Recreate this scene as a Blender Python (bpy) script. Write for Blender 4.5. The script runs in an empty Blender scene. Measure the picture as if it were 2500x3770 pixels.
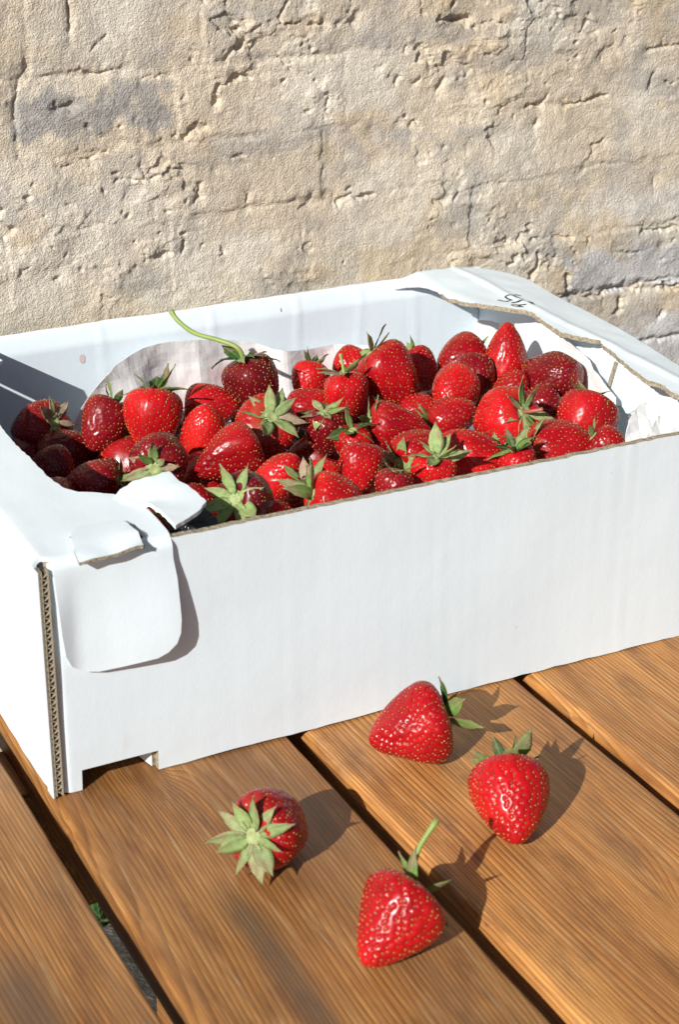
import bpy, bmesh, math, random
import numpy as np
from mathutils import Vector, Matrix, Euler

# ---------------------------------------------------------------- camera, sky, sun, exposure
sc = bpy.context.scene
D2S = 1.5944                                   # measured pixels (1568 wide) -> photograph pixels (2500 wide)
F_PX, IW, IH = 6519.2, 2500.0, 3770.0
CAM = Vector((-0.18947, -0.65053, 0.43484))
CROT = Euler((1.15295, -0.00307, -0.46974), 'XYZ')
CM = CROT.to_matrix()
cam = bpy.data.cameras.new('camera')
cam.sensor_fit = 'VERTICAL'; cam.sensor_height = 36.0; cam.sensor_width = 24.0
cam.lens = F_PX / IH * 36.0
cam.clip_start = 0.01; cam.clip_end = 500
cam.dof.use_dof = True; cam.dof.focus_distance = 0.93; cam.dof.aperture_fstop = 20.0
co = bpy.data.objects.new('camera', cam); sc.collection.objects.link(co)
co.location = CAM; co.rotation_euler = CROT
sc.camera = co

AZ, EL = math.radians(33.0), math.radians(29.5)
SUN_TRAVEL = Vector((math.cos(AZ) * math.cos(EL), math.sin(AZ) * math.cos(EL), -math.sin(EL)))
w = bpy.data.worlds.new('World'); sc.world = w; w.use_nodes = True
nt = w.node_tree; nt.nodes.clear()
sky = nt.nodes.new('ShaderNodeTexSky'); sky.sky_type = 'NISHITA'; sky.sun_disc = False
sky.sun_elevation = EL
sky.sun_rotation = math.atan2(-SUN_TRAVEL.x, -SUN_TRAVEL.y)
bg = nt.nodes.new('ShaderNodeBackground'); bg.inputs['Strength'].default_value = 0.052
out = nt.nodes.new('ShaderNodeOutputWorld')
nt.links.new(sky.outputs[0], bg.inputs[0]); nt.links.new(bg.outputs[0], out.inputs[0])
sl = bpy.data.lights.new('sun', 'SUN'); sl.energy = 5.0; sl.angle = math.radians(0.5); sl.color = (1.0, 0.975, 0.93)
so = bpy.data.objects.new('sun', sl); sc.collection.objects.link(so)
so.rotation_euler = SUN_TRAVEL.to_track_quat('-Z', 'Y').to_euler()
sc.view_settings.view_transform = 'Standard'; sc.view_settings.look = 'None'
sc.view_settings.exposure = 0.10; sc.view_settings.gamma = 1.0
sc.view_settings.use_curve_mapping = False

# ---------------------------------------------------------------- helpers
COL = sc.collection
rnd = random.Random(7)


def ray(px, py):
    d = CM @ Vector(((px * D2S - IW / 2) / F_PX, -(py * D2S - IH / 2) / F_PX, -1.0))
    return d.normalized()


def onz(px, py, z=0.0):
    d = ray(px, py); return CAM + d * ((z - CAM.z) / d.z)


def ony(px, py, y=0.0):
    d = ray(px, py); return CAM + d * ((y - CAM.y) / d.y)


def onx(px, py, x=0.0):
    d = ray(px, py); return CAM + d * ((x - CAM.x) / d.x)


def link(o, parent=None):
    COL.objects.link(o)
    if parent is not None:
        o.parent = parent
    return o


def mobj(name, me, parent=None, mats=()):
    for m in mats:
        if m is not None and m.name not in [x.name for x in me.materials if x]:
            me.materials.append(m)
    return link(bpy.data.objects.new(name, me), parent)


def tag(o, label=None, cat=None, group=None, kind=None):
    if label: o['label'] = label
    if cat: o['category'] = cat
    if group: o['group'] = group
    if kind: o['kind'] = kind
    return o


def empty(name, loc=(0, 0, 0)):
    o = bpy.data.objects.new(name, None); o.location = loc; o.empty_display_size = 0.02
    return link(o)


def mesh_np(name, v, f, smooth=True, midx=None):
    me = bpy.data.meshes.new(name)
    v = np.asarray(v, dtype=np.float32)
    if isinstance(f, np.ndarray):
        n, k = f.shape
        me.vertices.add(len(v)); me.vertices.foreach_set('co', v.ravel())
        me.loops.add(n * k); me.loops.foreach_set('vertex_index', f.astype(np.int32).ravel())
        me.polygons.add(n); me.polygons.foreach_set('loop_start', np.arange(0, n * k, k, dtype=np.int32))
        me.update(calc_edges=True)
    else:
        me.from_pydata([tuple(map(float, q)) for q in v], [], f)
    if midx is not None:
        me.polygons.foreach_set('material_index', np.asarray(midx, dtype=np.int32))
    me.polygons.foreach_set('use_smooth', np.full(len(me.polygons), smooth, dtype=bool))
    me.update()
    return me


def smoothstep(a, b, x):
    t = np.clip((x - a) / (b - a), 0, 1); return t * t * (3 - 2 * t)


_perm = np.random.RandomState(3).permutation(4096)
_grad = np.random.RandomState(4).uniform(0, 2 * np.pi, 4096)


def perlin(x, y, seed=0):
    x = np.asarray(x, float) + seed * 17.31; y = np.asarray(y, float) + seed * 9.77
    xi = np.floor(x).astype(int); yi = np.floor(y).astype(int); xf = x - xi; yf = y - yi
    u = xf ** 3 * (xf * (xf * 6 - 15) + 10); v = yf ** 3 * (yf * (yf * 6 - 15) + 10)

    def g(ix, iy, dx, dy):
        a = _grad[_perm[(_perm[ix & 4095] + iy) & 4095]]
        return np.cos(a) * dx + np.sin(a) * dy
    n00 = g(xi, yi, xf, yf); n10 = g(xi + 1, yi, xf - 1, yf)
    n01 = g(xi, yi + 1, xf, yf - 1); n11 = g(xi + 1, yi + 1, xf - 1, yf - 1)
    return (n00 * (1 - u) + n10 * u) * (1 - v) + (n01 * (1 - u) + n11 * u) * v


def fbm(x, y, o=4, seed=0, gain=0.5):
    s = 0; a = 1; 
    for i in range(o):
        s = s + a * perlin(x * 2 ** i, y * 2 ** i, seed + i); a *= gain
    return s


# node helpers -----------------------------------------------------------
class NT:
    def __init__(self, name):
        self.m = bpy.data.materials.new(name); self.m.use_nodes = True
        self.t = self.m.node_tree; self.t.nodes.clear()
        self.out = self.t.nodes.new('ShaderNodeOutputMaterial')

    def n(self, typ, ins=None, **kw):
        nd = self.t.nodes.new(typ)
        for k, v in kw.items(): setattr(nd, k, v)
        for k, v in (ins or {}).items():
            s = nd.inputs[k]
            if isinstance(v, bpy.types.NodeSocket): self.t.links.new(v, s)
            else: s.default_value = v
        return nd

    def math(self, op, a, b=0.0, c=None, clamp=False):
        d = {0: a, 1: b}
        if c is not None: d[2] = c
        return self.n('ShaderNodeMath', d, operation=op, use_clamp=clamp).outputs[0]

    def mix(self, f, a, b, mode='MIX'):
        nd = self.t.nodes.new('ShaderNodeMix'); nd.data_type = 'RGBA'; nd.blend_type = mode
        for s, v in ((nd.inputs[0], f), (nd.inputs[6], a), (nd.inputs[7], b)):
            if isinstance(v, bpy.types.NodeSocket): self.t.links.new(v, s)
            else: s.default_value = v if not (isinstance(v, tuple) and len(v) == 3) else (*v, 1)
        return nd.outputs[2]

    def ramp(self, f, stops, interp='LINEAR'):
        nd = self.n('ShaderNodeValToRGB', {0: f}); r = nd.color_ramp; r.interpolation = interp
        while len(r.elements) < len(stops): r.elements.new(0.5)
        for e, (p, c) in zip(r.elements, stops):
            e.position = p; e.color = c if isinstance(c, tuple) and len(c) == 4 else ((*c, 1) if isinstance(c, tuple) else (c, c, c, 1))
        return nd.outputs[0]

    def noise(self, vec, scale, detail=4, rough=0.55, dist=0.0):
        return self.n('ShaderNodeTexNoise', {'Vector': vec, 'Scale': scale, 'Detail': detail, 'Roughness': rough, 'Distortion': dist}).outputs[0]

    def obj(self): return self.n('ShaderNodeTexCoord').outputs['Object']

    def mapv(self, vec, scale=(1, 1, 1), loc=(0, 0, 0), rot=(0, 0, 0)):
        return self.n('ShaderNodeMapping', {'Vector': vec, 'Scale': scale, 'Location': loc, 'Rotation': rot}).outputs[0]

    def bump(self, h, strength=0.5, dist=0.001, normal=None):
        d = {'Height': h, 'Strength': strength, 'Distance': dist}
        if normal is not None: d['Normal'] = normal
        return self.n('ShaderNodeBump', d).outputs[0]

    def bsdf(self, **ins):
        nd = self.n('ShaderNodeBsdfPrincipled', {k.replace('_', ' '): v for k, v in ins.items()})
        return nd.outputs[0]

    def done(self, sh):
        self.t.links.new(sh, self.out.inputs[0]); return self.m


def RGBA(c): return (*c, 1.0)


# ---------------------------------------------------------------- materials
def mat_card():
    t = NT('white_cardboard'); v = t.obj()
    n1 = t.noise(v, 14, 5); n2 = t.noise(t.mapv(v, (260, 260, 3)), 1.0, 2)
    c = t.mix(t.math('MULTIPLY', n1, 0.55), RGBA((0.735, 0.825, 0.880)), RGBA((0.700, 0.775, 0.818)))
    blot = t.ramp(t.noise(t.mapv(v, (46, 46, 15)), 1.0, 6, 0.7), [(0.64, 0.0), (0.76, 1.0)])
    c = t.mix(t.math('MULTIPLY', blot, 0.16), c, RGBA((0.52, 0.45, 0.34)))
    speck = t.ramp(t.noise(v, 160, 2, 0.5), [(0.76, 0.0), (0.79, 1.0)])
    c = t.mix(t.math('MULTIPLY', speck, 0.25), c, RGBA((0.35, 0.28, 0.2)))
    fine = t.noise(v, 900, 3)
    h = t.math('ADD', t.math('MULTIPLY', n2, 0.16), t.math('MULTIPLY', fine, 0.30))
    h = t.math('ADD', h, t.math('MULTIPLY', t.noise(v, 30, 4), 2.2))
    return t.done(t.bsdf(Base_Color=c, Roughness=0.62, Specular_IOR_Level=0.32, Normal=t.bump(h, 0.35, 0.0006)))


def mat_kraft():
    t = NT('kraft_cut_edge'); v = t.obj()
    n = t.noise(v, 700, 4); n2 = t.noise(v, 90, 3)
    c = t.ramp(n, [(0.3, (0.10, 0.085, 0.06)), (0.5, (0.38, 0.32, 0.22)), (0.72, (0.52, 0.46, 0.35))])
    c = t.mix(t.math('MULTIPLY', n2, 0.5), c, RGBA((0.30, 0.26, 0.19)))
    return t.done(t.bsdf(Base_Color=c, Roughness=0.9, Normal=t.bump(n, 0.8, 0.001)))


def mat_plain(name, c, rough=0.7, nscale=300, var=0.3):
    t = NT(name); v = t.obj(); n = t.noise(v, nscale, 4)
    cc = t.mix(t.math('MULTIPLY', n, var), RGBA(c), RGBA(tuple(x * 0.45 for x in c)))
    return t.done(t.bsdf(Base_Color=cc, Roughness=rough, Normal=t.bump(n, 0.3, 0.0005)))


def mat_paper():
    t = NT('white_tissue_paper'); v = t.obj()
    n = t.noise(v, 60, 5, 0.6, 0.6); st = t.noise(v, 38, 3)
    c = t.mix(t.math('MULTIPLY', n, 0.5), RGBA((0.83, 0.825, 0.81)), RGBA((0.76, 0.75, 0.73)))
    pink = t.n('ShaderNodeAttribute', attribute_name='juice').outputs['Fac']
    m = t.math('MULTIPLY', t.ramp(st, [(0.40, 0.0), (0.6, 1.0)]), t.math('MULTIPLY', pink, 0.6))
    c = t.mix(m, c, RGBA((0.72, 0.40, 0.42)))
    cr = t.n('ShaderNodeTexVoronoi', {'Vector': v, 'Scale': 42.0}, feature='DISTANCE_TO_EDGE').outputs[0]
    h = t.math('ADD', t.math('MULTIPLY', n, 0.6), t.math('MULTIPLY', t.math('MINIMUM', cr, 0.10), 0.8))
    b = t.n('ShaderNodeBsdfPrincipled', {'Base Color': c, 'Roughness': 0.75, 'Normal': t.bump(h, 0.5, 0.002)}).outputs[0]
    tr = t.n('ShaderNodeBsdfTranslucent', {'Color': c}).outputs[0]
    return t.done(t.n('ShaderNodeMixShader', {0: 0.10, 1: b, 2: tr}).outputs[0])


def mat_film():
    t = NT('dark_plastic_film'); v = t.obj(); n = t.noise(v, 220, 4, 0.6, 1.0)
    return t.done(t.bsdf(Base_Color=RGBA((0.035, 0.04, 0.045)), Roughness=0.12, Specular_IOR_Level=0.7, Normal=t.bump(n, 0.9, 0.004)))


def mat_ink():
    t = NT('black_marker_ink'); n = t.noise(t.obj(), 900, 3)
    return t.done(t.bsdf(Base_Color=t.mix(n, RGBA((0.012, 0.012, 0.012)), RGBA((0.03, 0.03, 0.03))), Roughness=0.6))


def mat_berry():
    t = NT('strawberry_flesh'); v = t.obj()
    oi = t.n('ShaderNodeObjectInfo'); oc = oi.outputs['Color']
    rv = t.n('ShaderNodeVectorMath', {0: v, 1: (0, 0, 0)}, operation='ADD').outputs[0]
    rr = t.n('ShaderNodeCombineXYZ', {0: t.math('MULTIPLY', oi.outputs['Random'], 9.0)}).outputs[0]
    rv = t.n('ShaderNodeVectorMath', {0: v, 1: rr}, operation='ADD').outputs[0]
    n = t.noise(rv, 55, 3); n2 = t.noise(rv, 420, 3)
    z = t.n('ShaderNodeSeparateXYZ', {0: v}).outputs[2]
    dark = t.mix(1.0, oc, RGBA((0.55, 0.5, 0.6)), 'MULTIPLY')
    c = t.mix(t.ramp(n, [(0.35, 0.0), (0.7, 1.0)]), oc, dark)
    pale = t.ramp(t.math('ADD', t.math('MULTIPLY', z, 30.0), t.math('MULTIPLY', n, 0.5)), [(0.72, 0.0), (0.95, 1.0)])
    c = t.mix(t.math('MULTIPLY', pale, t.math('MULTIPLY', oi.outputs['Random'], 0.6)), c, RGBA((0.72, 0.20, 0.09)))
    ripe = t.ramp(t.noise(rv, 26, 2), [(0.45, 0.0), (0.68, 1.0)])
    c = t.mix(t.math('MULTIPLY', ripe, 0.5), c, t.mix(1.0, oc, RGBA((0.42, 0.40, 0.7)), 'MULTIPLY'))
    lite = t.ramp(t.noise(rv, 34, 2), [(0.55, 0.0), (0.75, 1.0)])
    c = t.mix(t.math('MULTIPLY', lite, 0.35), c, t.mix(1.0, oc, RGBA((1.35, 3.2, 1.8)), 'MULTIPLY'))
    rough = t.math('ADD', t.math('MULTIPLY_ADD', n2, 0.16, 0.15), t.math('MULTIPLY', t.ramp(t.noise(rv, 90, 2), [(0.4, 0.0), (0.7, 1.0)]), 0.14))
    b = t.bsdf(Base_Color=c, Roughness=rough, Specular_IOR_Level=0.36, Subsurface_Weight=0.16, Subsurface_Radius=(1.0, 0.12, 0.08),
               Subsurface_Scale=0.0022, Normal=t.bump(n2, 0.12, 0.0006))
    return t.done(b)


def mat_seed():
    t = NT('strawberry_seed'); n = t.noise(t.obj(), 330, 2, 0.7)
    c = t.ramp(n, [(0.35, (0.22, 0.06, 0.012)), (0.66, (0.58, 0.33, 0.08))])
    return t.done(t.bsdf(Base_Color=c, Roughness=0.16, Specular_IOR_Level=0.8))


def mat_sepal():
    t = NT('strawberry_sepal'); v = t.obj()
    oi = t.n('ShaderNodeObjectInfo'); oc = oi.outputs['Color']
    sep = t.n('ShaderNodeSeparateXYZ', {0: v})
    n = t.noise(v, 6.0, 5, 0.65)
    c = t.mix(t.ramp(n, [(0.35, 0.0), (0.72, 1.0)]), oc, t.mix(1.0, oc, RGBA((0.55, 0.62, 0.5)), 'MULTIPLY'))
    tip = t.ramp(sep.outputs[0], [(0.62, 0.0), (1.0, 1.0)])
    c = t.mix(t.math('MULTIPLY', tip, t.math('MULTIPLY', n, 1.5), clamp=True), c, RGBA((0.33, 0.17, 0.11)))
    rp = t.ramp(t.noise(v, 2.6, 2), [(0.5, 0.0), (0.7, 1.0)])
    c = t.mix(t.math('MULTIPLY', rp, t.math('MULTIPLY', oi.outputs['Random'], 0.7)), c, RGBA((0.40, 0.24, 0.17)))
    vein = t.math('ABSOLUTE', sep.outputs[1])
    vl = t.ramp(vein, [(0.0, 1.0), (0.035, 0.0)])
    c = t.mix(t.math('MULTIPLY', vl, 0.35), c, RGBA((0.45, 0.50, 0.26)))
    wv = t.n('ShaderNodeTexWave', {'Vector': t.mapv(v, (1, 1.4, 1), rot=(0, 0, 0.6)), 'Scale': 5.0, 'Distortion': 2.5}).outputs['Fac']
    nb = t.bump(t.math('ADD', t.math('MULTIPLY', wv, 0.35), t.math('MULTIPLY', n, 1.2)), 0.22, 0.02)
    b = t.n('ShaderNodeBsdfPrincipled', {'Base Color': c, 'Roughness': 0.5, 'Specular IOR Level': 0.35, 'Normal': nb}).outputs[0]
    tr = t.n('ShaderNodeBsdfTranslucent', {'Color': c}).outputs[0]
    return t.done(t.n('ShaderNodeMixShader', {0: 0.30, 1: b, 2: tr}).outputs[0])


def mat_wood(seed, tint=1.0, grey=0.0, knots=(), streaks=()):
    t = NT('weathered_stained_wood'); v = t.obj()
    s = t.n('ShaderNodeSeparateXYZ', {0: v}); x, y, z = s.outputs
    off = (seed * 3.7, seed * 1.3, 0)
    wob = t.noise(t.mapv(v, (9, 1.6, 9), off), 1.0, 3, 0.5)
    wob2 = t.noise(t.mapv(v, (55, 6, 55), off), 1.0, 2, 0.5)
    u = t.math('ADD', x, t.math('MULTIPLY', wob, 0.034))
    u = t.math('ADD', u, t.math('MULTIPLY', wob2, 0.0012))
    u = t.math('ADD', u, t.math('MULTIPLY', z, 0.6))
    u = t.math('ADD', u, t.math('MULTIPLY', y, 0.03 * (1 if seed % 2 else -1)))
    for (kx, ky, r, a) in knots:
        dx = t.math('SUBTRACT', x, kx); dy = t.math('MULTIPLY', t.math('SUBTRACT', y, ky), 0.45)
        d2 = t.math('ADD', t.math('MULTIPLY', dx, dx), t.math('MULTIPLY', dy, dy))
        g = t.math('DIVIDE', a, t.math('ADD', 1.0, t.math('DIVIDE', d2, r * r)))
        u = t.math('ADD', u, g)
    dens = t.noise(t.mapv(v, (22, 1.0, 22), off), 1.0, 1)
    ph = t.math('MULTIPLY', u, 430.0)
    ph = t.math('ADD', ph, t.math('MULTIPLY', dens, 10.0))
    fr = t.math('FRACT', ph)
    line = t.math('POWER', fr, 2.2)
    line = t.math('MULTIPLY', line, t.math('SUBTRACT', 1.0, t.ramp(fr, [(0.90, 0.0), (1.0, 1.0)])))
    fib = t.noise(t.mapv(v, (1500, 26, 1500), off), 1.0, 3, 0.6)
    fib2 = t.noise(t.mapv(v, (320, 9, 320), off), 1.0, 3, 0.6)
    big = t.noise(t.mapv(v, (26, 5, 26), off), 1.0, 5, 0.68)
    amt = t.math('MULTIPLY', line, t.ramp(t.noise(t.mapv(v, (30, 2.5, 30), off), 1.0, 2), [(0.3, 0.55), (0.6, 1.0)]))
    base = t.ramp(big, [(0.28, tuple(q * tint for q in (0.25, 0.102, 0.028))), (0.5, tuple(q * tint for q in (0.42, 0.186, 0.050))),
                        (0.75, tuple(q * tint for q in (0.57, 0.285, 0.086)))])
    c = t.mix(t.math('MULTIPLY', amt, 0.95, clamp=True), base, RGBA(tuple(q * tint for q in (0.085, 0.030, 0.011))))
    c = t.mix(t.ramp(fib, [(0.35, 0.55), (0.62, 0.0)]), c, RGBA((0.12, 0.050, 0.020)))
    c = t.mix(t.math('MULTIPLY', t.ramp(fib2, [(0.52, 0.0), (0.75, 1.0)]), 0.30), c, RGBA((0.56, 0.32, 0.14)))
    silver = t.math('MULTIPLY', t.ramp(t.noise(t.mapv(v, (420, 16, 420), (off[0] + 2, off[1], 0)), 1.0, 2, 0.6), [(0.57, 0.0), (0.72, 1.0)]), 0.38)
    c = t.mix(silver, c, RGBA((0.60, 0.42, 0.22)))
    stain_ = t.ramp(t.noise(t.mapv(v, (60, 14, 60), (off[0] + 9, off[1], 0)), 1.0, 4, 0.65), [(0.50, 0.0), (0.70, 1.0)])
    c = t.mix(t.math('MULTIPLY', stain_, 0.68), c, RGBA((0.13, 0.052, 0.022)))
    for (sx, sy0, sy1, swd) in streaks:
        dd = t.math('ABSOLUTE', t.math('SUBTRACT', t.math('ADD', x, t.math('MULTIPLY', wob, 0.02)), sx))
        mk = t.math('MULTIPLY', t.ramp(dd, [(swd * .35, 1.0), (swd, 0.0)]), t.math('MULTIPLY', t.ramp(t.math('SUBTRACT', y, sy0), [(0.0, 0.0), (0.03, 1.0)]), t.ramp(t.math('SUBTRACT', sy1, y), [(0.0, 0.0), (0.03, 1.0)])))
        c = t.mix(t.math('MULTIPLY', mk, 0.72), c, RGBA((0.125, 0.080, 0.050)))
    gm = t.ramp(t.noise(t.mapv(v, (24, 3.2, 24), (off[0] + 5, off[1], 0)), 1.0, 4, 0.6), [(0.54 - grey, 0.0), (0.70 - grey * 0.8, 1.0)])
    c = t.mix(t.math('MULTIPLY', gm, 0.55), c, RGBA((0.20, 0.122, 0.068)))
    spot = t.ramp(t.noise(t.mapv(v, (130, 42, 130), off), 1.0, 2), [(0.74, 0.0), (0.79, 1.0)])
    c = t.mix(t.math('MULTIPLY', spot, 0.7), c, RGBA((0.06, 0.045, 0.04)))
    h = t.math('SUBTRACT', t.math('MULTIPLY', fib, 0.5), t.math('MULTIPLY', line, 0.8))
    ro = t.math('MULTIPLY_ADD', fib2, 0.2, 0.45)
    return t.done(t.bsdf(Base_Color=c, Roughness=ro, Specular_IOR_Level=0.35, Normal=t.bump(h, 0.5, 0.0006)))


def mat_wall():
    t = NT('limewashed_masonry'); v = t.obj()
    col = t.n('ShaderNodeVertexColor', layer_name='Col').outputs[0]
    n = t.noise(v, 800, 4, 0.7); n1 = t.noise(v, 95, 4, 0.6); n3 = t.noise(v, 2200, 2, 0.6)
    vo = t.n('ShaderNodeTexVoronoi', {'Vector': v, 'Scale': 1050.0, 'Randomness': 1.0}, feature='SMOOTH_F1').outputs['Distance']
    c = t.mix(t.ramp(n, [(0.36, 0.36), (0.54, 0.0)]), col, t.mix(1.0, col, RGBA((0.62, 0.54, 0.44)), 'MULTIPLY'))
    c = t.mix(t.ramp(n1, [(0.5, 0.0), (0.72, 0.35)]), c, RGBA((0.66, 0.60, 0.50)))
    h = t.math('ADD', t.math('MULTIPLY', n, 1.1), t.math('MULTIPLY', vo, -0.7))
    h = t.math('ADD', h, t.math('MULTIPLY', n3, 0.35))
    b1 = t.bump(h, 0.85, 0.0011)
    return t.done(t.bsdf(Base_Color=c, Roughness=0.92, Specular_IOR_Level=0.15, Normal=b1))


def mat_ground():
    t = NT('gravel_soil'); v = t.obj(); n = t.noise(v, 60, 6, 0.7); n2 = t.noise(v, 6, 3)
    c = t.ramp(n, [(0.3, (0.025, 0.022, 0.018)), (0.55, (0.075, 0.068, 0.058)), (0.72, (0.26, 0.25, 0.23))])
    return t.done(t.bsdf(Base_Color=c, Roughness=0.95, Normal=t.bump(n, 1.0, 0.01)))


CARD, KRAFT, PAPER = mat_card(), mat_kraft(), mat_paper()
FILM, INK, BERRY, SEED, SEPAL, WALLM = mat_film(), mat_ink(), mat_berry(), mat_seed(), mat_sepal(), mat_wall()
FLUTE_SHADE = mat_plain('painted_flute_shade', (0.05, 0.042, 0.032), 0.95)  # near-black colour that paints the shade deep inside the flutes
REDSTALK = mat_plain('reddish_stalk', (0.45, 0.14, 0.10), 0.5, 200, 0.5)
STALK = mat_plain('green_stalk', (0.30, 0.40, 0.10), 0.5, 200, 0.5)
GROUND = mat_ground()

# ---------------------------------------------------------------- ground
gm = mesh_np('ground', [(-60, -60, 0), (60, -60, 0), (60, 60, 0), (-60, 60, 0)], [(0, 1, 2, 3)], False)
g = mobj('ground', gm, None, [GROUND]); g.location = (0, 0, -0.26); tag(g, kind='structure')

# ---------------------------------------------------------------- wall
YW = 0.325
wall = empty('masonry_wall', (0, YW, -0.26))
tag(wall, 'sunlit sandy limewashed masonry wall with grey worn bricks behind the box', 'wall')


def Z7(pts): return [((x / 1.206) / D2S, (y / 1.206) / D2S) for x, y in pts]


def Z8(pts): return [((1200 + x / 1.206) / D2S, (y / 1.206) / D2S) for x, y in pts]


CR = []   # (polyline in measured pixels, width m, depth m)
for pts, wd, dp in [
    ([(312, -5), (310, 60), (312, 130), (315, 180)], .0016, .0045), ([(130, 295), (90, 340), (75, 390), (70, 440), (65, 520), (70, 620)], .0013, .002),
    ([(250, 310), (330, 320), (360, 300), (430, 330), (560, 300)], .0015, .0022), ([(630, 345), (690, 340), (740, 330)], .0013, .002),
    ([(270, 745), (340, 715), (400, 705), (440, 690), (490, 665), (550, 655), (610, 660), (630, 650)], .0016, .0038),
    ([(520, 800), (580, 805), (640, 795), (690, 785), (715, 770)], .0016, .004), ([(625, 670), (628, 740), (640, 780)], .0012, .002),
    ([(820, 600), (850, 580), (880, 570), (905, 560)], .0030, .005), ([(950, 450), (960, 400), (1010, 380), (1050, 340)], .0026, .004),
    ([(1000, 260), (1060, 200), (1100, 190)], .0030, .004), ([(900, 80), (910, 40), (905, -5)], .0016, .0035), ([(940, 110), (970, 70)], .002, .005),
    ([(1020, 115), (1080, 120), (1120, 125), (1220, 100), (1260, 105), (1300, 105), (1410, 105), (1510, 90), (1568, 80)], .0017, .0042),
    ([(880, 830), (885, 860), (870, 890)], .0026, .0045), ([(520, 1235), (560, 1220), (610, 1190)], .0018, .003),
    ([(990, 1100), (995, 1130), (975, 1140)], .0016, .003), ([(770, 1310), (830, 1290)], .0018, .003), ([(220, 500), (250, 485), (290, 470), (325, 450)], .0028, .0045),
    ([(720, 490), (780, 480), (820, 430)], .0022, .003), ([(780, 600), (800, 560), (790, 530)], .002, .003), ([(1090, 900), (1110, 870)], .002, .003),
    ([(960, 740), (990, 700), (1080, 700)], .002, .003), ([(1500, 900), (1510, 870), (1568, 830)], .002, .004), ([(1330, 920), (1400, 860), (1500, 850)], .0013, .002),
    ([(470, 170), (430, 200), (400, 230)], .0015, .002), ([(1445, 410), (1452, 470)], .0014, .003), ([(1240, 260), (1290, 300)], .002, .003)]:
    CR.append((Z7(pts), wd, dp))
for pts, wd, dp in [
    ([(0, 105), (60, 100), (120, 90), (170, 85)], .0014, .003), ([(500, 88), (550, 90), (600, 82), (640, 80)], .0028, .007),
    ([(690, 105), (760, 105), (840, 100), (870, 85)], .0016, .003), ([(330, 350), (315, 365)], .003, .004), ([(400, 370), (430, 345)], .0026, .004),
    ([(500, 405), (520, 370), (530, 350)], .003, .006), ([(740, 290), (820, 270), (880, 255), (890, 200), (892, 110)], .0014, .002),
    ([(205, 610), (225, 550), (270, 555), (300, 540), (350, 520)], .0020, .0045), ([(380, 580), (400, 545), (430, 535)], .0022, .004),
    ([(1070, 465), (1140, 450), (1200, 435), (1260, 430)], .0020, .006), ([(990, 415), (965, 460), (955, 480), (900, 480)], .002, .0035),
    ([(950, 530), (925, 580), (905, 635)], .0022, .0045), ([(1230, 270), (1245, 220), (1290, 205)], .0014, .002),
    ([(1440, 210), (1500, 205), (1590, 190)], .0024, .004), ([(1450, 340), (1450, 400)], .0014, .003), ([(1480, 445), (1590, 430)], .0018, .003),
    ([(1510, 375), (1590, 345)], .002, .004), ([(1130, 745), (1180, 690), (1190, 640), (1240, 620)], .0018, .0025),
    ([(360, 830), (420, 815), (520, 800)], .0014, .002), ([(50, 910), (70, 880), (120, 865), (135, 880), (210, 860)], .0024, .004),
    ([(940, 1130), (940, 1180), (915, 1225)], .0032, .007), ([(750, 1080), (860, 1065), (1000, 1055), (1160, 1050), (1165, 1080)], .0016, .003),
    ([(1410, 1020), (1480, 1018), (1590, 1010)], .0028, .006), ([(1070, 1220), (1070, 1310), (1160, 1315), (1230, 1300), (1280, 1275), (1330, 1280), (1470, 1275), (1600, 1262)], .0026, .0065),
    ([(1320, 1335), (1310, 1370), (1290, 1400)], .0036, .006), ([(1290, 1110), (1340, 1130), (1500, 1095), (1550, 1060)], .0022, .003), ([(1480, 1420), (1500, 1380)], .0022, .004),
    ([(1465, 800), (1460, 890)], .0014, .002), ([(70, 850), (95, 810)], .002, .004), ([(85, 1130), (85, 1165)], .002, .003), ([(640, 280), (650, 240)], .0018, .003)]:
    CR.append((Z8(pts), wd, dp))

COURSES = [-0.03, 0.0335, 0.0775, 0.1190, 0.1650, 0.2085, 0.2535, 0.2985, 0.345]


def wall_height(X, Z):
    """relief of the wall face in metres (positive stands out towards the camera) and its own colours"""
    h = 0.0024 * fbm(X * 12, Z * 17, 2, 1) + 0.0011 * fbm(X * 38, Z * 46, 3, 5, .45) + 0.00034 * fbm(X * 160, Z * 175, 3, 9)
    rough = smoothstep(-0.10, 0.35, fbm(X * 9, Z * 11, 3, 15))
    # flaked render: terraces that break off
    f = fbm(X * 26, Z * 38, 4, 21)
    h = h + rough * (0.0008 * smoothstep(0.02, 0.09, f) + 0.0008 * smoothstep(0.20, 0.26, f))
    f2 = fbm(X * 34 + Z * 9, Z * 48, 3, 31)
    h = h - 0.0007 * rough * smoothstep(0.22, 0.34, f2)
    pit = fbm(X * 105, Z * 120, 2, 43)
    h = h - 0.0026 * rough * smoothstep(0.42, 0.60, pit)
    h = h + 0.00022 * perlin(X * 420, Z * 430, 50) + 0.00030 * perlin(X * 700, Z * 710, 52)
    hk = fbm(X * 30 + 7, Z * 36, 4, 171, .6)
    h = h - rough * 0.0022 * smoothstep(0.34, 0.40, hk)      # small spalls with sharp edges
    return h


def seg_d(X, Z, pl):
    d = np.full(X.shape, 9.0)
    for (ax, az), (bx, bz) in zip(pl[:-1], pl[1:]):
        vx, vz = bx - ax, bz - az; L2 = vx * vx + vz * vz + 1e-12
        tt = np.clip(((X - ax) * vx + (Z - az) * vz) / L2, 0, 1)
        d = np.minimum(d, np.hypot(X - ax - tt * vx, Z - az - tt * vz))
    return d


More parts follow.
